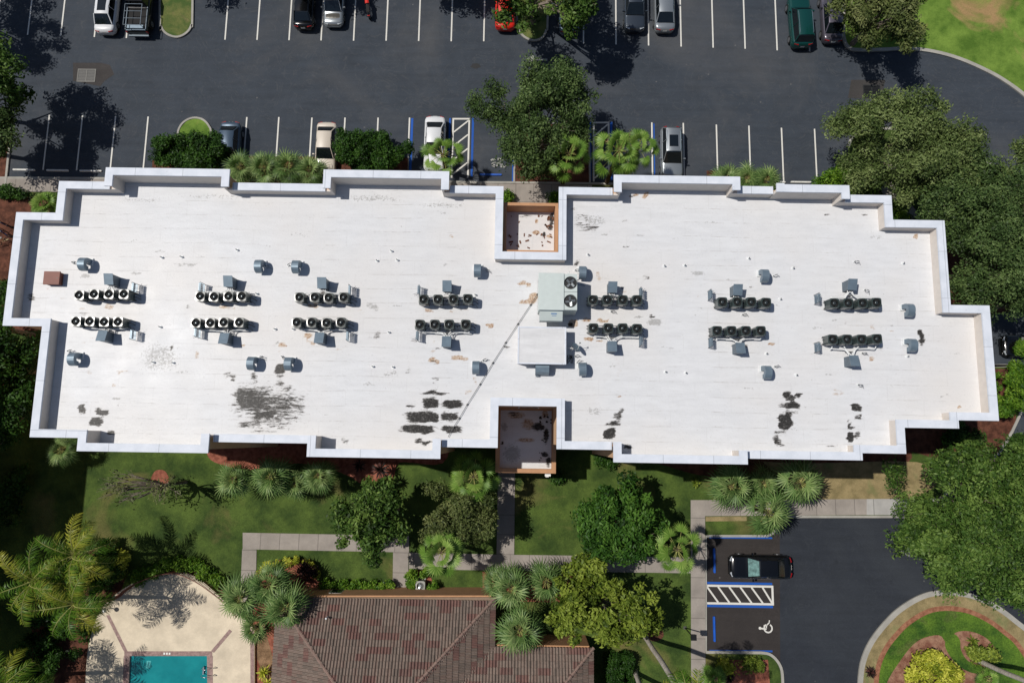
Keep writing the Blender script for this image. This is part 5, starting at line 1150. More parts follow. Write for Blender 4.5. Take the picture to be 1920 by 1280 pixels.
f.build('ladder_rack', M['galv_side'], o)
f = MB(); f.box((0, -2.45, 1.14), (1.36, .3, .2)); f.build('tool_box', M['galv'], o)
f = MB(); f.box((0, -2.66, 1.06), (1.7, .1, .05)); f.build('tailgate_trim', M['galv'], o)
f = MB(); f.box((0, -2.84, .5), (1.7, .16, .14)); f.build('rear_bumper', M['galv_side'], o)
for s in (-1, 1):
    f = MB(); f.box((s*.86, -2.72, .8), (.14, .06, .26)); f.build('tail_light', M['red_lamp'], o)
    for yy in (-1.7, 1.8):
        f = MB(); f.tube([(s*.74, yy, .38), (s*.98, yy, .38)], .38, 18); wh = f.build('wheel', M['rubber'], o); f = MB(); f.tube([(s*.975, yy, .38), (s*.995, yy, .38)], .23, 14); f.build('rim', M['alloy'], wh)
# motorcycle
q = bp(690, 20, .5); o = empty('motorcycle', (q.x, q.y+.3, .012), R(8), label='black and red motorcycle standing in an empty top stall', cat='motorcycle')
for yy in (-.7, .7):
    f = MB(); f.tube([(-.07, yy, .3), (.07, yy, .3)], .3, 16); wh = f.build('wheel', M['rubber'], o); f = MB(); f.tube([(-.075, yy, .3), (.075, yy, .3)], .17, 10); f.build('rim', M['alloy'], wh)
f = MB(); f.loft([[(w_*math.cos(t_), yy, z+h_*math.sin(t_)) for t_ in np.linspace(0, 2*math.pi, 9)[:-1]] for yy, w_, z, h_ in ((-.95, .06, .75, .06), (-.6, .14, .72, .1), (-.1, .17, .7, .16), (.25, .2, .78, .18), (.5, .12, .75, .14), (.75, .05, .7, .06))]); f.build('body', black, o, smooth=True)
f = MB(); f.box((0, -.35, .84), (.28, .7, .08)); f.build('seat', M['rubber'], o, bevel=.03)
f = MB(); f.loft([[(.17*math.cos(t_), yy, .9+.08*math.sin(t_)) for t_ in np.linspace(0, 2*math.pi, 9)[:-1]] for yy in (.08, .4)]); f.box((0, -.95, .72), (.18, .08, .1)); f.build('tank', red, o)
f = MB(); f.tube([(-.36, .42, 1.02), (-.1, .55, 1.0), (.1, .55, 1.0), (.36, .42, 1.02)], .02, 6); f.build('handlebar', M['steel'], o)
f = MB(); f.tube([(.1, .2, .35), (.16, -.3, .3), (.18, -.8, .36)], .045, 6); f.build('exhaust', M['steel'], o)
# ------------------------------------------------------------------ plants
def leaf_cloud(cent, spread, cnt, size, vmean, flatten=.55, seed=0):
    """cent (n,3) clump centres, cnt leaves each; returns V, F, attr of folded diamond leaves"""
    r = np.random.default_rng(seed); n_ = len(cent)
    C_ = np.repeat(cent, cnt, 0); sp_ = np.repeat(spread, cnt); vm = np.repeat(vmean, cnt); m_ = len(C_)
    d = r.normal(size=(m_, 3)); d /= np.linalg.norm(d, axis=1, keepdims=True); rad = sp_*(r.random(m_)**.45)
    P_ = C_+d*rad[:, None]*np.array([1, 1, .75])
    nrm = d*.6+r.normal(size=(m_, 3))*.55+np.array([0, 0, flatten]); nrm /= np.linalg.norm(nrm, axis=1, keepdims=True)
    a = np.cross(nrm, r.normal(size=(m_, 3))); a /= np.linalg.norm(a, axis=1, keepdims=True)+1e-9; b = np.cross(nrm, a)
    s = size*(.6+.8*r.random(m_))[:, None]
    V_ = np.stack([P_-a*s, P_+b*s*.42, P_+a*s, P_-b*s*.42], 1).reshape(-1, 3)
    F_ = np.arange(m_*4).reshape(-1, 4)
    at = np.clip(vm+r.normal(size=m_)*.16, 0, 1).repeat(4)
    return V_, F_, at
def crown_points(n_, rx, ry, rz, seed, lobes=6, hollow=.45):
    r = np.random.default_rng(seed)
    k = max(6, int(n_**.68)); d = r.normal(size=(k, 3)); d /= np.linalg.norm(d, axis=1, keepdims=True); d[:, 2] = np.abs(d[:, 2])*np.where(r.random(k) < .8, 1, -.7)
    ph = r.uniform(0, 6.28, 4); th = np.arctan2(d[:, 1], d[:, 0])
    lump = 1+.12*np.sin(lobes*.5*th+ph[0])+.1*np.sin(lobes*th+ph[1])
    big = d*((hollow+(1-hollow)*r.random(k)**.5)*lump)[:, None]
    own = r.integers(0, k, n_); own[:k] = np.arange(k)
    q = r.normal(size=(n_, 3)); q /= np.linalg.norm(q, axis=1, keepdims=True)
    q *= (r.random(n_)**.4*.9/(k**.36))[:, None]; q[:, 2] *= .7
    p_ = big[own]+q; l = np.linalg.norm(p_, axis=1); p_ *= np.minimum(1, 1.08/np.maximum(l, 1e-6))[:, None]
    return p_*np.array([rx, ry, rz])
def tree(name, px, py, zc, r, mat, label, cat='tree', group=None, rz=None, clumps=120, cnt=90, size=.14, spread=.75, lean=(0, 0), seed=1, trunk=True, bark='bark', ry=None, hollow=.35, limbs=10, base_z=.05, flatten=.55, limb_r=.16, zground=None):
    """(px, py): where the photo shows the middle of the crown, zc: height of the crown's middle"""
    c = bp(px, py, zc); rz = rz or r*.62; ry = ry or r
    o = empty(name, (c.x-lean[0], c.y-lean[1], base_z), label=label, cat=cat, group=group)
    cc = np.array([lean[0], lean[1], zc-base_z]); pts = crown_points(clumps, (r-spread*.45)*1.08, (ry-spread*.45)*1.08, rz, seed, hollow=hollow)+cc
    pts[:, 2] = np.maximum(pts[:, 2], .25)
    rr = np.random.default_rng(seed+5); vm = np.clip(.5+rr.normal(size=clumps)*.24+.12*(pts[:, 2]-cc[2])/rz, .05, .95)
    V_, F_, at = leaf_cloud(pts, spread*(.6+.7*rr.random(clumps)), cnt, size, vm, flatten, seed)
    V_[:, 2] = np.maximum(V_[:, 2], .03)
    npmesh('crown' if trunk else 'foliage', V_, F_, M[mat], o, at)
    if trunk:
        f = MB(); fork = Vector((lean[0]*.35, lean[1]*.35, max(.5, (zc-rz)*.75))); f.tube([(0, 0, 0), fork*.5, fork], [limb_r*1.5, limb_r*1.2, limb_r*1.1], 8)
        sel = sorted(range(clumps), key=lambda i: rr.random())[:limbs]
        for i in sel:
            e = Vector(pts[i]); mid = fork.lerp(e, .5)+Vector((rr.uniform(-.3, .3), rr.uniform(-.3, .3), .35)); f.tube(smooth_line([tuple(fork), tuple(mid), tuple(e)], 3), [limb_r*.8, limb_r*.65, limb_r*.5, limb_r*.38, limb_r*.28, limb_r*.2, limb_r*.12], 5)
            for q in range(3):
                e2 = e+Vector((rr.uniform(-.8, .8), rr.uniform(-.8, .8), rr.uniform(-.1, .5)))*spread; f.tube([tuple(mid.lerp(e, .6)), tuple(e2)], [limb_r*.22, limb_r*.06], 4)
        f.build('trunk', M[bark], o)
    return o
def fan_palm(px, py, zc, R_, mat, label, n_=26, seed=1, droop=.5, group=None, segs=19, pet=.5, dry=False, name='fan_palm', width=1.0, lean=(0, 0), fold=.1, updeg=70, lowdeg=-25, trunk_r=.16):
    solid = mat == 'fan'
    c = bp(px, py, zc); r = np.random.default_rng(seed)
    o = empty(name, (c.x-lean[0], c.y-lean[1], .05), label=label, cat='palm', group=group)
    tl = (r.uniform(-.5, .5), r.uniform(-.5, .5), 0); top = Vector((lean[0], lean[1], zc-.05)); Vs, Fs, At = [], [], []; pf = MB()
    for i in range(n_):
        az = i*2.39996+r.uniform(-.3, .3); u = (i+.5)/n_; el = R(updeg+(lowdeg-updeg)*u**.8+r.uniform(-8, 8))
        L = R_*(pet+.12*r.uniform(-1, 1))*(.62+.45*u if solid else .7+.35*u); d = Vector((math.cos(az)*math.cos(el), math.sin(az)*math.cos(el), math.sin(el)))
        d = (d+Vector(tl)*(.5 if not solid else .15)).normalized(); side = Vector((-math.sin(az), math.cos(az), 0)); mid = top+d*L*.55; end = top+d*L+Vector((0, 0, -.12*L*(.4+u)))
        pf.tube([top, mid, end], [.028, .02, .014], 4)
        bd = (end-mid).normalized(); nrm = side.cross(bd).normalized(); B = R_*(1-pet)*(.85+.35*r.random())
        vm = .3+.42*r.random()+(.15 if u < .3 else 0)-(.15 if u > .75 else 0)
        twist = r.uniform(-.35, .35); side = (side*math.cos(twist)+nrm*math.sin(twist)); nrm = side.cross(bd).normalized()
        for k in range(segs):
            t_ = (k/(segs-1)-.5)*2; a = t_*R(105)*width; dr = bd*math.cos(a)+side*math.sin(a)
            Bk = B*(1-.18*abs(t_)**1.5)*(.93+.1*r.random()); wv = side*math.cos(a)-bd*math.sin(a)
            hw = Bk*(.55 if solid else .36)*math.tan(R(105)*width/(segs-1))*(1.1 if solid else .85); pleat = nrm*(fold*.12*(1 if k % 2 else -1))
            p0 = end; p1 = end+dr*Bk*(.55 if solid else .36)+Vector((0, 0, -droop*.10*Bk))-nrm*.0+pleat; dz = -droop*(.38+.25*r.random())*Bk
            p2 = end+dr*Bk*.8+Vector((0, 0, dz*.55)); p3 = end+dr*Bk*(.98)+Vector((0, 0, dz))+wv*r.uniform(-.05, .05)
            n0 = len(Vs); v_ = min(1, max(0, vm+r.uniform(-.14, .14)+(.12 if k % 2 else -.12)))
            for P_, h_ in ((p0, .012), (p1, hw), (p2, hw*.42), (p3, .004)): Vs += [tuple(P_-wv*h_), tuple(P_+wv*h_)]; At += [v_, v_]
            for q in (0, 2, 4): Fs.append((n0+q, n0+q+1, n0+q+3, n0+q+2))
    npmesh('fronds', np.array(Vs), np.array(Fs), M[mat], o, At); pf.build('petioles', M['petiole'], o)
    f = MB(); f.tube([(0, 0, 0), (top.x*.5, top.y*.5, top.z*.5), (top.x, top.y, top.z-.1), (top.x, top.y, top.z+.15)], [trunk_r*1.25, trunk_r, trunk_r*1.1, trunk_r*.5], 9); f.build('trunk', M['bark_dark'], o)
    if dry:
        f = MB()
        for k in range(dry):
            a = r.uniform(0, 6.28); cpos = top+Vector((math.cos(a), math.sin(a), 0))*R_*r.uniform(.35, .75)+Vector((0, 0, .1))
            for q in range(26): e = cpos+Vector(r.normal(size=3))*.22; f.tube([cpos+Vector(r.normal(size=3))*.06, e], [.022, .008], 3)
            f.tube([top, cpos], [.02, .015], 4)
        f.build('dry_flower_stalks', M['dry_flower'], o)
    return o
def pinnate_palm(px, py, zc, R_, mat, label, n_=19, seed=1, trunk_base=None, name='coconut_palm', group=None, leafn=36, ll=.66, updeg=75, lowdeg=-12, trunk_r=.14, bark='bark_pale', wind=(.0, .0), base_px=None):
    c = bp(px, py, zc); r = np.random.default_rng(seed)
    b = bp(base_px[0], base_px[1], .05) if base_px else Vector((c.x, c.y, .05))
    o = empty(name, (b.x, b.y, .05), label=label, cat='palm', group=group); top = c-Vector((b.x, b.y, .05)); Vs, Fs, At = [], [], []; pf = MB()
    for i in range(n_):
        az = i*2.39996+r.uniform(-.3, .3); u = (i+.5)/n_; el = R(updeg+(lowdeg-updeg)*u+r.uniform(-8, 8)); L = R_*(.85+.3*r.random()); pts = []; p_ = top.copy(); S = 9; e = el; az2 = az
        for k in range(S+1):
            pts.append(p_.copy()); d = Vector((math.cos(az2)*math.cos(e), math.sin(az2)*math.cos(e), math.sin(e))); p_ = p_+d*L/S; e -= R(9+7*u)*(1+.06*k); az2 += r.uniform(-.03, .05)
        pf.tube(pts, [.04*(1-k/S*.85) for k in range(S+1)], 4); vm = .35+.3*r.random()+(.3 if r.random() < .16 else 0)
        for k in range(leafn):
            s = .14+.84*k/leafn; x = s*S; i0 = min(S-1, int(x)); q = pts[i0].lerp(pts[i0+1], x-i0); d = (pts[i0+1]-pts[i0]).normalized()
            sd = d.cross(Vector((0, 0, 1)));
            if sd.length < .05: sd = Vector((-math.sin(az), math.cos(az), 0))
            sd.normalize(); up = sd.cross(d); ln = ll*math.sin(math.pi*min(1, .12+s*.86))**.6*(.85+.25*r.random())
            for sgn in (-1, 1):
                dr = (sd*sgn*.85+d*.5+up*r.uniform(-.25, .3)+Vector(r.normal(size=3))*.12).normalized()+Vector((wind[0], wind[1], 0))*.3; p1 = q+dr*ln*.5; p2 = q+dr*ln+Vector((0, 0, -.38*ln)); wv = d*(.022+.01*r.random()); n0 = len(Vs); v_ = min(1, max(0, vm+r.uniform(-.15, .15)))
                for P_, h_ in ((q, .5), (p1, 1.1), (p2, .15)): Vs += [tuple(P_-wv*h_), tuple(P_+wv*h_)]; At += [v_, v_]
                Fs += [(n0, n0+1, n0+3, n0+2), (n0+2, n0+3, n0+5, n0+4)]
    npmesh('fronds', np.array(Vs), np.array(Fs), M[mat], o, At); pf.build('midribs', M['petiole'], o)
    f = MB(); mid = top*.5+Vector((.0, .1, 0)); f.tube(smooth_line([(0, 0, 0), tuple(top*.25), tuple(mid), tuple(top)], 4), [trunk_r*1.5]+[trunk_r*1.05]*11+[trunk_r*.9], 9); f.build('trunk', M[bark], o, smooth=True)
    return o
def shrub(px, py, zc, r, mat, label, cat='shrub', name='shrub', ry=None, rz=None, clumps=50, cnt=80, size=.11, spread=.5, seed=3, group=None, hollow=.25, flatten=.6):
    return tree(name, px, py, zc, r, mat, label, cat, group, rz, clumps, cnt, size, spread, seed=seed, trunk=False, ry=ry, hollow=hollow, flatten=flatten)
GT = None
# --- top
tree('oak_tree', 1010, -42, 6.0, 4.7, 'oak_green', 'big leafy oak over the red car on the top kerbed island', clumps=190, cnt=120, size=.15, seed=11, lean=(.3, 0), limbs=14)
tree('oak_tree', 1003, 222, 5.2, 4.5, 'oak', 'wide dark green oak in the mulch bed between the accessible stalls', clumps=380, cnt=130, size=.105, spread=.75, seed=12, lean=(.3, 2.3), limbs=22, limb_r=.13, hollow=.12)
tree('oak_tree', -48, 155, 6.0, 3.7, 'oak_green', lean=(3, 0), label='oak mostly outside the upper left edge with its shade on the asphalt', clumps=130, cnt=110, seed=13, size=.15)
tree('oak_tree', -165, -45, 6.2, 4.2, 'oak', 'oak beyond the top left corner shading the first stalls', clumps=120, cnt=110, seed=14, size=.15, lean=(0, 0))
tree('oak_tree', -42, 238, 5.2, 2.7, 'oak', lean=(2.6, 0), label='small dark oak at the left edge over the kerbed bed', clumps=110, cnt=110, seed=15, size=.14)
tree('oak_tree', 300, -100, 4.5, 2.6, 'oak', 'small tree beyond the top edge above the narrow island', clumps=60, cnt=90, seed=16)
tree('oak_tree', 545, -128, 5.5, 2.8, 'oak', 'tree beyond the top edge above the black sedan', clumps=80, cnt=90, seed=17)
tree('oak_tree', 790, -118, 5.5, 2.6, 'oak', 'tree beyond the top edge between the motorcycle and the red car', clumps=80, cnt=90, seed=18)
tree('oak_tree', 1655, 22, 4.6, 3.5, 'olive', 'feathery light green tree on the top right grass beside the mauve sedan', clumps=150, cnt=120, size=.13, seed=19, lean=(.2, 0))
# --- right side group
tree('oak_tree', 1668, 272, 5.4, 4.4, 'oak_grey', 'greyish green oak left in the right group, over the planted kerb', clumps=260, cnt=150, size=.105, seed=21, limbs=24, limb_r=.1, hollow=.3)
tree('oak_tree', 1755, 290, 5.4, 3.3, 'oak_grey', 'greyish oak second in the right group, nearest the storm drain', clumps=190, cnt=150, size=.105, seed=22, limbs=18, limb_r=.1)
tree('oak_tree', 1826, 388, 5.5, 4.0, 'oak', 'dense dark oak above the right roof corner', clumps=230, cnt=150, size=.105, seed=23, limbs=18, limb_r=.11)
tree('oak_tree', 1905, 335, 5.2, 2.9, 'oak_grey', 'oak by the outer kerb at the upper right edge', clumps=100, cnt=110, size=.12, seed=24, limbs=12)
tree('oak_tree', 1862, 490, 6.0, 4.1, 'oak', 'dark oak directly right of the building parapet', clumps=230, cnt=150, size=.105, seed=25, limbs=20)
tree('oak_tree', 1930, 440, 6.0, 3.4, 'oak', 'dark oak cut by the right edge above the shaded stall', clumps=130, cnt=110, size=.13, seed=26)
tree('oak_tree', 1925, 560, 4.5, 2.0, 'oak', 'small dark tree at the right edge just above the shaded stall', clumps=60, cnt=100, size=.12, seed=27)
shrub(1612, 352, 1.3, 2.3, 'bush_bright', 'bright green leafy shrub at the top right corner of the roof', ry=1.5, rz=1.0, clumps=90, cnt=110, size=.13, seed=31)
shrub(1562, 334, 1.3, 1.3, 'bush_bright', 'small bright green shrub left of the larger one by the right stalls', clumps=45, cnt=90, size=.13, seed=32)
shrub(1676, 396, 1.2, 1.2, 'bush_bright', 'green shrub tucked behind the stepped right roof corner', clumps=45, cnt=90, seed=33)
shrub(1730, 430, 1.0, 1.5, 'bush_dark', 'dark low shrub under the oaks beside the narrow walk', clumps=50, cnt=90, seed=34)
# --- south-east big tree
tree('oak_tree', 1785, 972, 6.2, 4.6, 'oak_green', 'large fresh green tree over the driveway right of the dry turf', clumps=230, cnt=125, size=.12, seed=41, limbs=30, limb_r=.12, lean=(-2.2, 0), ry=5.0)
tree('oak_tree', 1868, 1020, 6.2, 4.0, 'oak_green', 'large fresh green tree reaching over the roundabout kerb', clumps=210, cnt=125, size=.12, seed=42, limbs=24, limb_r=.12)
tree('oak_tree', 1872, 880, 5.8, 3.8, 'oak_green', 'green tree at the right edge below the building corner', clumps=170, cnt=120, size=.12, seed=43, limbs=18, limb_r=.12)
shrub(1893, 735, 1.3, 1.7, 'bush_bright', 'green shrub right of the parapet below the shaded stall', ry=2.0, clumps=70, cnt=100, seed=45)
shrub(1908, 704, 1.1, .95, 'bush_bright', 'bright shrub growing over the stall kerb at the right edge', clumps=45, cnt=100, seed=46)
shrub(1919, 652, 1.2, .55, 'bush_bright', 'small bright bush over the boot of the shaded car', clumps=25, cnt=90, seed=47)
shrub(1795, 825, .9, 1.6, 'bush_dark', 'dark low shrub in the notch under the lower right roof corner', clumps=50, cnt=90, seed=48)
# --- north hedge side
shrub(332, 288, 1.5, 2.3, 'bush_dark', 'dark round hedge shrub left half, below the small grass island', ry=1.6, rz=1.1, clumps=110, cnt=120, size=.11, seed=51)
shrub(384, 288, 1.6, 1.8, 'bush_dark', 'dark round hedge shrub overlapping the blue grey sedan', ry=1.9, rz=1.2, clumps=110, cnt=120, size=.11, seed=52)
shrub(664, 283, 1.6, 2.3, 'bush_dark', 'large dark hedge shrub right of the beige sedan, left half', ry=1.9, rz=1.3, clumps=130, cnt=120, size=.11, seed=53)
shrub(722, 287, 1.5, 2.0, 'bush_dark', 'large dark hedge shrub right half, beside the blue stall line', ry=1.8, rz=1.2, clumps=110, cnt=120, size=.11, seed=54)
g = 'bluish fan palms crowded along the building'
for i, (x, y, R_, lb) in enumerate([(452, 312, 1.75, 'low bluish palm against the round hedge above the roof notch'), (495, 316, 1.8, 'low bluish palm second from left above the upper roof notch'), (540, 314, 1.9, 'low bluish palm third from left above the upper roof notch'), (580, 320, 1.7, 'low bluish palm beside the nose of the beige sedan')]):
    fan_palm(x, y, 1.9, R_, 'sabal', lb, n_=24, seed=60+i, droop=.7, group=g, pet=.44, segs=14, updeg=80)
for i, (x, y, lb) in enumerate([(1360, 338, 'low palm above the right roof notch, left one'), (1400, 334, 'low palm above the right roof notch, middle one'), (1436, 340, 'low palm above the right roof notch beside a white wheel stop')]):
    fan_palm(x, y, 1.7, 1.7, 'sabal', lb, n_=24, seed=66+i, droop=.7, group=g, pet=.44, segs=14, updeg=80)
fan_palm(83, 383, 1.5, 1.35, 'fan', 'small green palm in the step of the top left roof corner', n_=24, seed=70, droop=.6, segs=17)
shrub(20, 362, .5, 1.6, 'bush_dark', 'low dark green strip of plants under the far left walk', ry=.5, rz=.4, clumps=30, cnt=80, seed=71)
fan_palm(50, 752, 3.0, 1.7, 'sabal', 'bluish palm squeezed against the left wall of the building', n_=26, seed=72, droop=.8, segs=17)
fan_palm(116, 842, 2.2, 1.5, 'sabal', 'bluish palm under the lower left roof corner', n_=26, seed=73, droop=.8, segs=17)
fan_palm(830, 290, 3.6, 1.95, 'fan', 'fan palm over the white sedan in the accessible stall', n_=17, seed=74, droop=.5, pet=.66, updeg=78)
fan_palm(1066, 288, 6.0, 2.05, 'fan', 'fan palm with spread round fans right of the central oak', n_=18, seed=75, droop=.4, pet=.66, updeg=78)
fan_palm(1160, 282, 6.5, 2.2, 'fan', 'tallest shaggy fan palm touching the roof parapet, left crown', n_=21, seed=76, dry=2, droop=.7, pet=.64, updeg=80)
fan_palm(1196, 275, 6.6, 1.9, 'fan', 'shaggy fan palm crown nearest the silver crossover', n_=19, seed=77, dry=2, droop=.7, pet=.64, updeg=80)
shrub(952, 370, .6, .42, 'bush_bright', 'little green bush at the left of the top recess', clumps=12, cnt=60, seed=78)
shrub(1040, 371, .6, .42, 'bush_bright', 'little green bush at the right of the top recess', clumps=12, cnt=60, seed=79)
# --- left garden in shade
for i, (x, y, zc, r, lb) in enumerate([(10, 690, 4.5, 2.6, 'dark leafy tree in the shade at the left edge beside the building'), (15, 770, 4.2, 2.4, 'lower of two dark shaded trees at the left edge'), (-25, 610, 5, 3.0, 'dark tree at the left edge by the upper wall step')]):
    tree('leafy_tree', x, y, zc, r, 'bush_dark', lb, clumps=90, cnt=110, size=.13, seed=80+i)
shrub(20, 930, .9, 1.6, 'bush_dark', 'clipped dark shrub in deep shade at the far left lawn', ry=2.6, clumps=60, cnt=90, seed=84)
tree('bare_tree', 262, 915, 4.2, 2.9, 'olive', 'sparse nearly bare tree leaning over the left lawn', clumps=46, cnt=10, size=.11, seed=85, spread=.6, lean=(-1.4, -.2), limbs=40, limb_r=.1, rz=.9, ry=1.6, bark='bark', hollow=.3)
# --- coconuts
g = 'coconut palms around the pool corner'
CW = (.5, .1)
pinnate_palm(141, 1040, 6.0, 3.4, 'coco', 'coconut palm whose fronds reach furthest over the left lawn', seed=90, group=g, wind=CW, base_px=(176, 1046))
pinnate_palm(66, 1088, 6.4, 3.3, 'coco', 'coconut palm at the left edge between two other crowns', seed=91, group=g, wind=CW, n_=18)
pinnate_palm(140, 1132, 6.2, 3.3, 'coco', 'coconut palm casting its star shaped shadow on the pool deck', seed=92, group=g, wind=CW, n_=19, base_px=(166, 1122))
pinnate_palm(12, 1290, 6.2, 3.4, 'coco', 'coconut palm rising from the bottom left corner', seed=93, group=g, wind=CW, base_px=(36, 1272))
shrub(190, 1062, .9, 1.6, 'bush_dark', 'dark green shrubs under the coconut fronds beside the deck', ry=1.9, clumps=70, cnt=100, seed=94)
shrub(105, 1190, .9, 2.0, 'bush_dark', 'dark shrubs in deep shade under the lowest coconut crown', ry=2.3, clumps=60, cnt=90, seed=97)
shrub(60, 1235, 1.0, 1.8, 'bush_dark', 'dark shrub between the two lowest coconut crowns', clumps=50, cnt=90, seed=98)
shrub(228, 1048, .7, .7, 'croton', 'small yellow green croton bush beside the coconut palms', clumps=20, cnt=70, seed=95)
shrub(222, 1076, .7, .6, 'yellow_green', 'olive croton bush nearest the left end of the pool fence', clumps=18, cnt=70, seed=96)
for i, (x, y) in enumerate([(260, 1083), (285, 1070), (312, 1060), (338, 1057), (362, 1062), (384, 1073), (405, 1088)]):
    shrub(x, y, .45, .62, 'bush_bright', 'low green hedge plant outside the pool fence, %s from left' % ordn[i], rz=.35, clumps=16, cnt=70, seed=100+i, size=.09, group='low hedge plants along the pool fence')
# --- south palms
g = 'bluish fan palms in the south beds'
for i, (x, y, zc, R_, lb) in enumerate([(437, 897, 3.0, 1.75, 'bluish palm leftmost in the bed under the lower roof notch'), (508, 893, 3.4, 1.9, 'bluish palm in the middle of the lower left palm bed'), (552, 905, 2.4, 1.6, 'short bluish palm in front of the lower left palm bed'), (597, 890, 3.2, 1.6, 'bluish palm rightmost in the lower left palm bed, near red mulch'),
    (450, 1120, 3.4, 2.0, 'palm overlapping the curved pool fence'), (505, 1095, 3.8, 2.0, 'palm at the top left corner of the tiled roof'), (535, 1140, 4.4, 2.0, 'palm crown leaning over the left tiled roof'), (480, 1175, 2.6, 1.5, 'small palm at the right edge of the pool deck'),
    (958, 1102, 4.0, 1.9, 'palm over the right corner of the main tiled roof'), (1025, 1090, 3.4, 1.8, 'palm between the tiled roof and the yellow green tree'), (975, 1180, 4.8, 2.1, 'palm crown resting over the right tiled roof wing'), (930, 1090, 3.2, 1.3, 'smaller palm beside the walk above the roof corner'),
    (1372, 912, 4.2, 2.1, 'palm at the left of the group by the lower stalls'), (1440, 960, 4.0, 2.0, 'palm at the bottom of the group by the lower stalls'), (1500, 906, 4.2, 2.1, 'palm at the right of the group next to the dry turf'), (1432, 905, 3.0, 1.6, 'short palm in the middle of the group by the lower stalls')]):
    fan_palm(x, y, zc, R_, 'sabal', lb, n_=25, seed=120+i, droop=.7, group=g, pet=.46, segs=14, updeg=80)
fan_palm(888, 893, 5.2, 2.1, 'fan', 'bright fan palm left of the low tan portico', n_=18, seed=140, droop=.45, pet=.62, updeg=75)
fan_palm(828, 1035, 5.0, 2.05, 'fan', 'bright fan palm over the walk above the ground air conditioner', n_=18, seed=141, droop=.45, pet=.62, updeg=75)
fan_palm(1270, 1030, 5.4, 2.1, 'fan', 'pale green fan palm at the crossing of the two walks', n_=16, seed=142, droop=.45, pet=.63, updeg=72)
fan_palm(905, 985, 3.0, 1.2, 'fan', 'small fan palm hidden beside the olive tree and the portico walk', n_=16, seed=143, droop=.5, pet=.5)
tree('broadleaf_tree', 692, 972, 4.6, 2.7, 'oak_green', 'mid green tree overhanging the lower walk right of the lawn', clumps=120, cnt=100, size=.14, seed=150, lean=(-1.3, -.3), limbs=14, spread=.65, ry=2.9, hollow=.3)
tree('broadleaf_tree', 862, 958, 4.2, 2.75, 'olive', 'olive toned fine leaved tree left of the portico walk', clumps=150, cnt=120, size=.1, seed=151, limbs=14, spread=.6)
tree('broadleaf_tree', 1160, 975, 4.4, 3.0, 'gloss_green', 'dense round deep green tree in the middle of the lower lawn', clumps=170, cnt=130, size=.15, seed=152, spread=.7, ry=2.9, rz=2.2, hollow=.45)
tree('broadleaf_tree', 1128, 1133, 4.4, 3.75, 'yellow_green', 'broad yellow green tree with clustered leaves above the roof wing', clumps=280, cnt=80, size=.15, seed=153, spread=.5, ry=3.0, hollow=.2, limbs=14)
# dark cordyline plants by the red mulch
def spiky(px, py, zc, R_, mat, label, n_=34, seed=1, cat='plant', name='spiky_plant', wd=.05, group=None):
    c = bp(px, py, zc); r = np.random.default_rng(seed); o = empty(name, (c.x, c.y, .07), label=label, cat=cat, group=group); Vs, Fs, At = [], [], []; top = Vector((0, 0, zc-.35))
    for i in range(n_):
        az = i*2.4+r.uniform(-.2, .2); el = R(75-80*(i/n_)); ln = R_*(.8+.35*r.random()); d = Vector((math.cos(az)*math.cos(el), math.sin(az)*math.cos(el), math.sin(el))); sd = Vector((-math.sin(az), math.cos(az), 0)); n0 = len(Vs); v_ = r.random()
        for s, h_, dz in ((0, .4, 0), (.4, 1, -.02), (.75, .8, -.12), (1, .05, -.3)): P_ = top+d*ln*s+Vector((0, 0, dz*ln)); Vs += [tuple(P_-sd*wd*h_), tuple(P_+sd*wd*h_)]; At += [v_, v_]
        for q in (0, 2, 4): Fs.append((n0+q, n0+q+1, n0+q+3, n0+q+2))
    npmesh('leaves', np.array(Vs), np.array(Fs), M[mat], o, At); f = MB(); f.tube([(0, 0, 0), top], .04, 6); f.build('stem', M['bark_dark'], o); return o
g = 'dark burgundy spiky plants in the red mulch'
for i, (x, y, zc, R_, lb) in enumerate([(712, 880, 1.6, .8, 'upper dark burgundy plant in the red mulch patch'), (727, 903, 1.5, .8, 'right dark burgundy plant in the red mulch patch'), (700, 915, 1.3, .7, 'lower dark burgundy plant above the mid green tree'), (672, 872, 1.2, .6, 'dark burgundy plant in shade left of the red mulch patch')]):
    spiky(x, y, zc, R_, 'purple', lb, 44, 160+i, group=g, wd=.045)
spiky(1636, 1262, .8, .5, 'purple', 'small dark spiky plant on the red mulch edge of the roundabout', 40, 170, wd=.04)
for i, (x, y, lb) in enumerate([(492, 1262, 'yellow striped spiky plant left of the tiled roof'), (498, 1285, 'yellow green spiky plant at the bottom edge left of the roof')]): spiky(x, y, .7, .65, 'croton', lb, 26, 172+i)
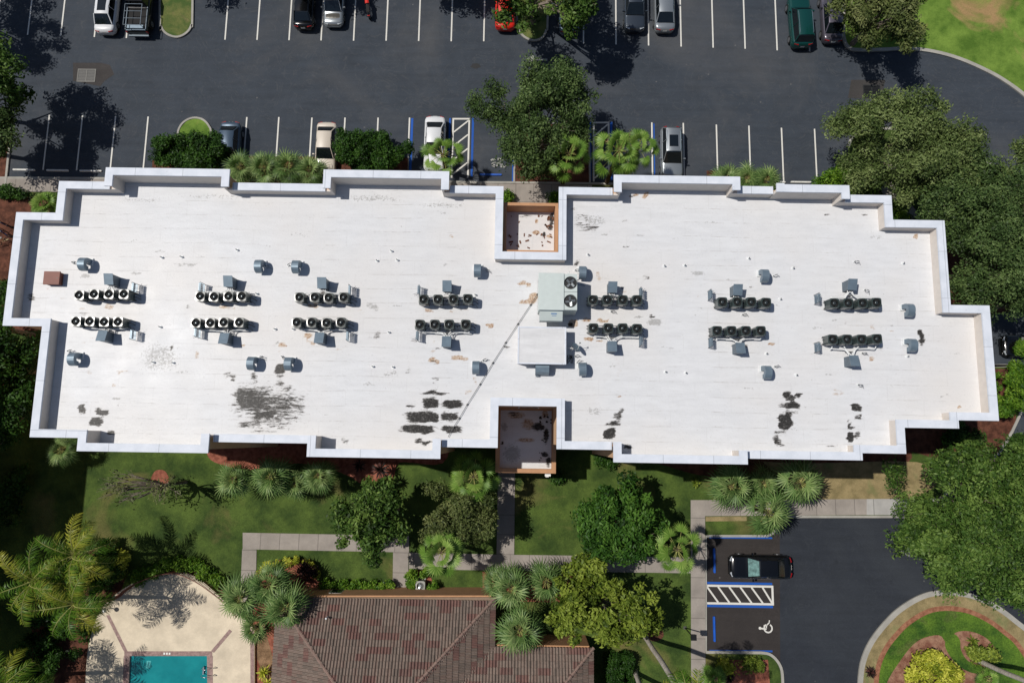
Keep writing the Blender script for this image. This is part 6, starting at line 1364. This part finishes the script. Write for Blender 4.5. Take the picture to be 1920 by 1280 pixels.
# croton arc and hedges near the clubhouse
for i, (x, y) in enumerate([(490, 1070), (503, 1060), (520, 1055), (538, 1052), (556, 1051), (574, 1055), (586, 1063), (594, 1076)]):
    shrub(x, y, .4, .36, 'croton', 'yellow flowering clump in the curved bed above the clubhouse, %s from left' % (ordn+['eighth'])[i], rz=.25, clumps=9, cnt=50, seed=180+i, size=.09, spread=.22, group='yellow clumps of the curved bed')
for i, x in enumerate(range(612, 736, 17)):
    shrub(x, 1099, .5, .5, 'bush_bright', 'green hedge plant along the clubhouse wall, %s from left' % (ordn+['eighth'])[i], rz=.4, clumps=13, cnt=60, seed=190+i, size=.1, spread=.3, group='hedge plants along the clubhouse wall')
for i, (x, y, lb) in enumerate([(774, 1078, 'hedge plant left of the ground air conditioner, upper'), (772, 1096, 'hedge plant left of the ground air conditioner, lower'), (796, 1070, 'hedge plant above the ground air conditioner'), (812, 1100, 'hedge plant right of the ground air conditioner')]):
    shrub(x, y, .5, .48, 'bush_bright', lb, rz=.4, clumps=13, cnt=60, seed=200+i, size=.1, spread=.3)
# clipped hedge block at the bottom
V_ = []; cx = bp(1163, 1262, 1.0); o = empty('clipped_hedge', (cx.x, cx.y, .05), label='rectangular clipped dark hedge at the bottom right of the clubhouse', cat='hedge')
pts = np.stack([rng.uniform(-.95, .95, 220), rng.uniform(-2.6, 1.3, 220), rng.uniform(.2, 1.25, 220)], -1); V_, F_, at_ = leaf_cloud(pts, np.full(220, .3), 90, .08, np.clip(.45+rng.normal(size=220)*.12, 0, 1), .6, 210); npmesh('foliage', V_, F_, M['bush_dark'], o, at_)
shrub(575, 1072, .5, .7, 'purple', 'dark red low plant inside the curved yellow clump bed', clumps=20, cnt=60, seed=211, rz=.3)
# green edging along the building
for i, (x, y, r, lb) in enumerate([(1125, 853, .8, 'low green plant at the base of the wall right of the portico'), (1145, 860, .7, 'low green plant under the jutting bay right of the portico'), (1045, 893, .5, 'low plant at the bottom right corner of the portico')]): shrub(x, y, .4, r, 'bush_dark', lb, rz=.3, clumps=18, cnt=60, seed=215+i)
spiky(1306, 905, .6, .5, 'yellow_green', 'small reddish green plant at the bed edge left of the palm group', 24, 219)
# --- roundabout plants and tall palms
shrub(1752, 1262, .9, 1.75, 'croton', 'large round bright yellow shrub on the roundabout', ry=1.5, rz=.7, clumps=110, cnt=90, size=.12, seed=220, hollow=.5)
shrub(1829, 1226, .5, .75, 'yellow_green', 'low oval yellow green shrub at the foot of the roundabout palm', ry=.5, rz=.3, clumps=26, cnt=60, seed=221)
shrub(1860, 1228, .5, .5, 'yellow_green', 'small pointed yellow green shrub right of the roundabout palm foot', rz=.3, clumps=16, cnt=60, seed=222)
spiky(1828, 1203, .5, .55, 'yellow_green', 'small grassy yellow green plant above the oval shrub', 24, 223)
fan_palm(1852, 1272, 1.2, 1.0, 'fan', 'low green palm at the bottom of the roundabout', n_=16, seed=224, trunk_r=.08)
shrub(1362, 1250, .5, .8, 'croton', 'yellow flowering clump on the corner bed below the stalls', ry=.5, rz=.3, clumps=22, cnt=60, seed=225, size=.09)
shrub(1408, 1245, .5, .95, 'yellow_green', 'olive green clump on the corner bed below the stalls', ry=.5, rz=.3, clumps=24, cnt=60, seed=226, size=.09)
spiky(1370, 1272, .6, .5, 'purple', 'dark red spiky plant in the corner bed', 30, 227)
pinnate_palm(1288, 1318, 12.0, 2.4, 'coco', 'tall royal palm with a long pale trunk by the lower walk', seed=230, base_px=(1208, 1190), trunk_r=.17, name='royal_palm', leafn=36, group='tall royal palms', updeg=70, lowdeg=-5)
pinnate_palm(1250, 1420, 11.0, 2.4, 'coco', 'second royal palm, only its pale lower trunk in view beside the hedge', seed=231, base_px=(1190, 1258), trunk_r=.16, name='royal_palm', group='tall royal palms')
pinnate_palm(2065, 1345, 12.0, 2.5, 'coco', 'royal palm on the roundabout with trunk leaning to the right edge', seed=232, base_px=(1832, 1236), trunk_r=.17, name='royal_palm', group='tall royal palms')
fan_palm(1342, 1272, 2.0, 1.1, 'fan', 'young palm at the bottom edge beside the walk', n_=18, seed=233)
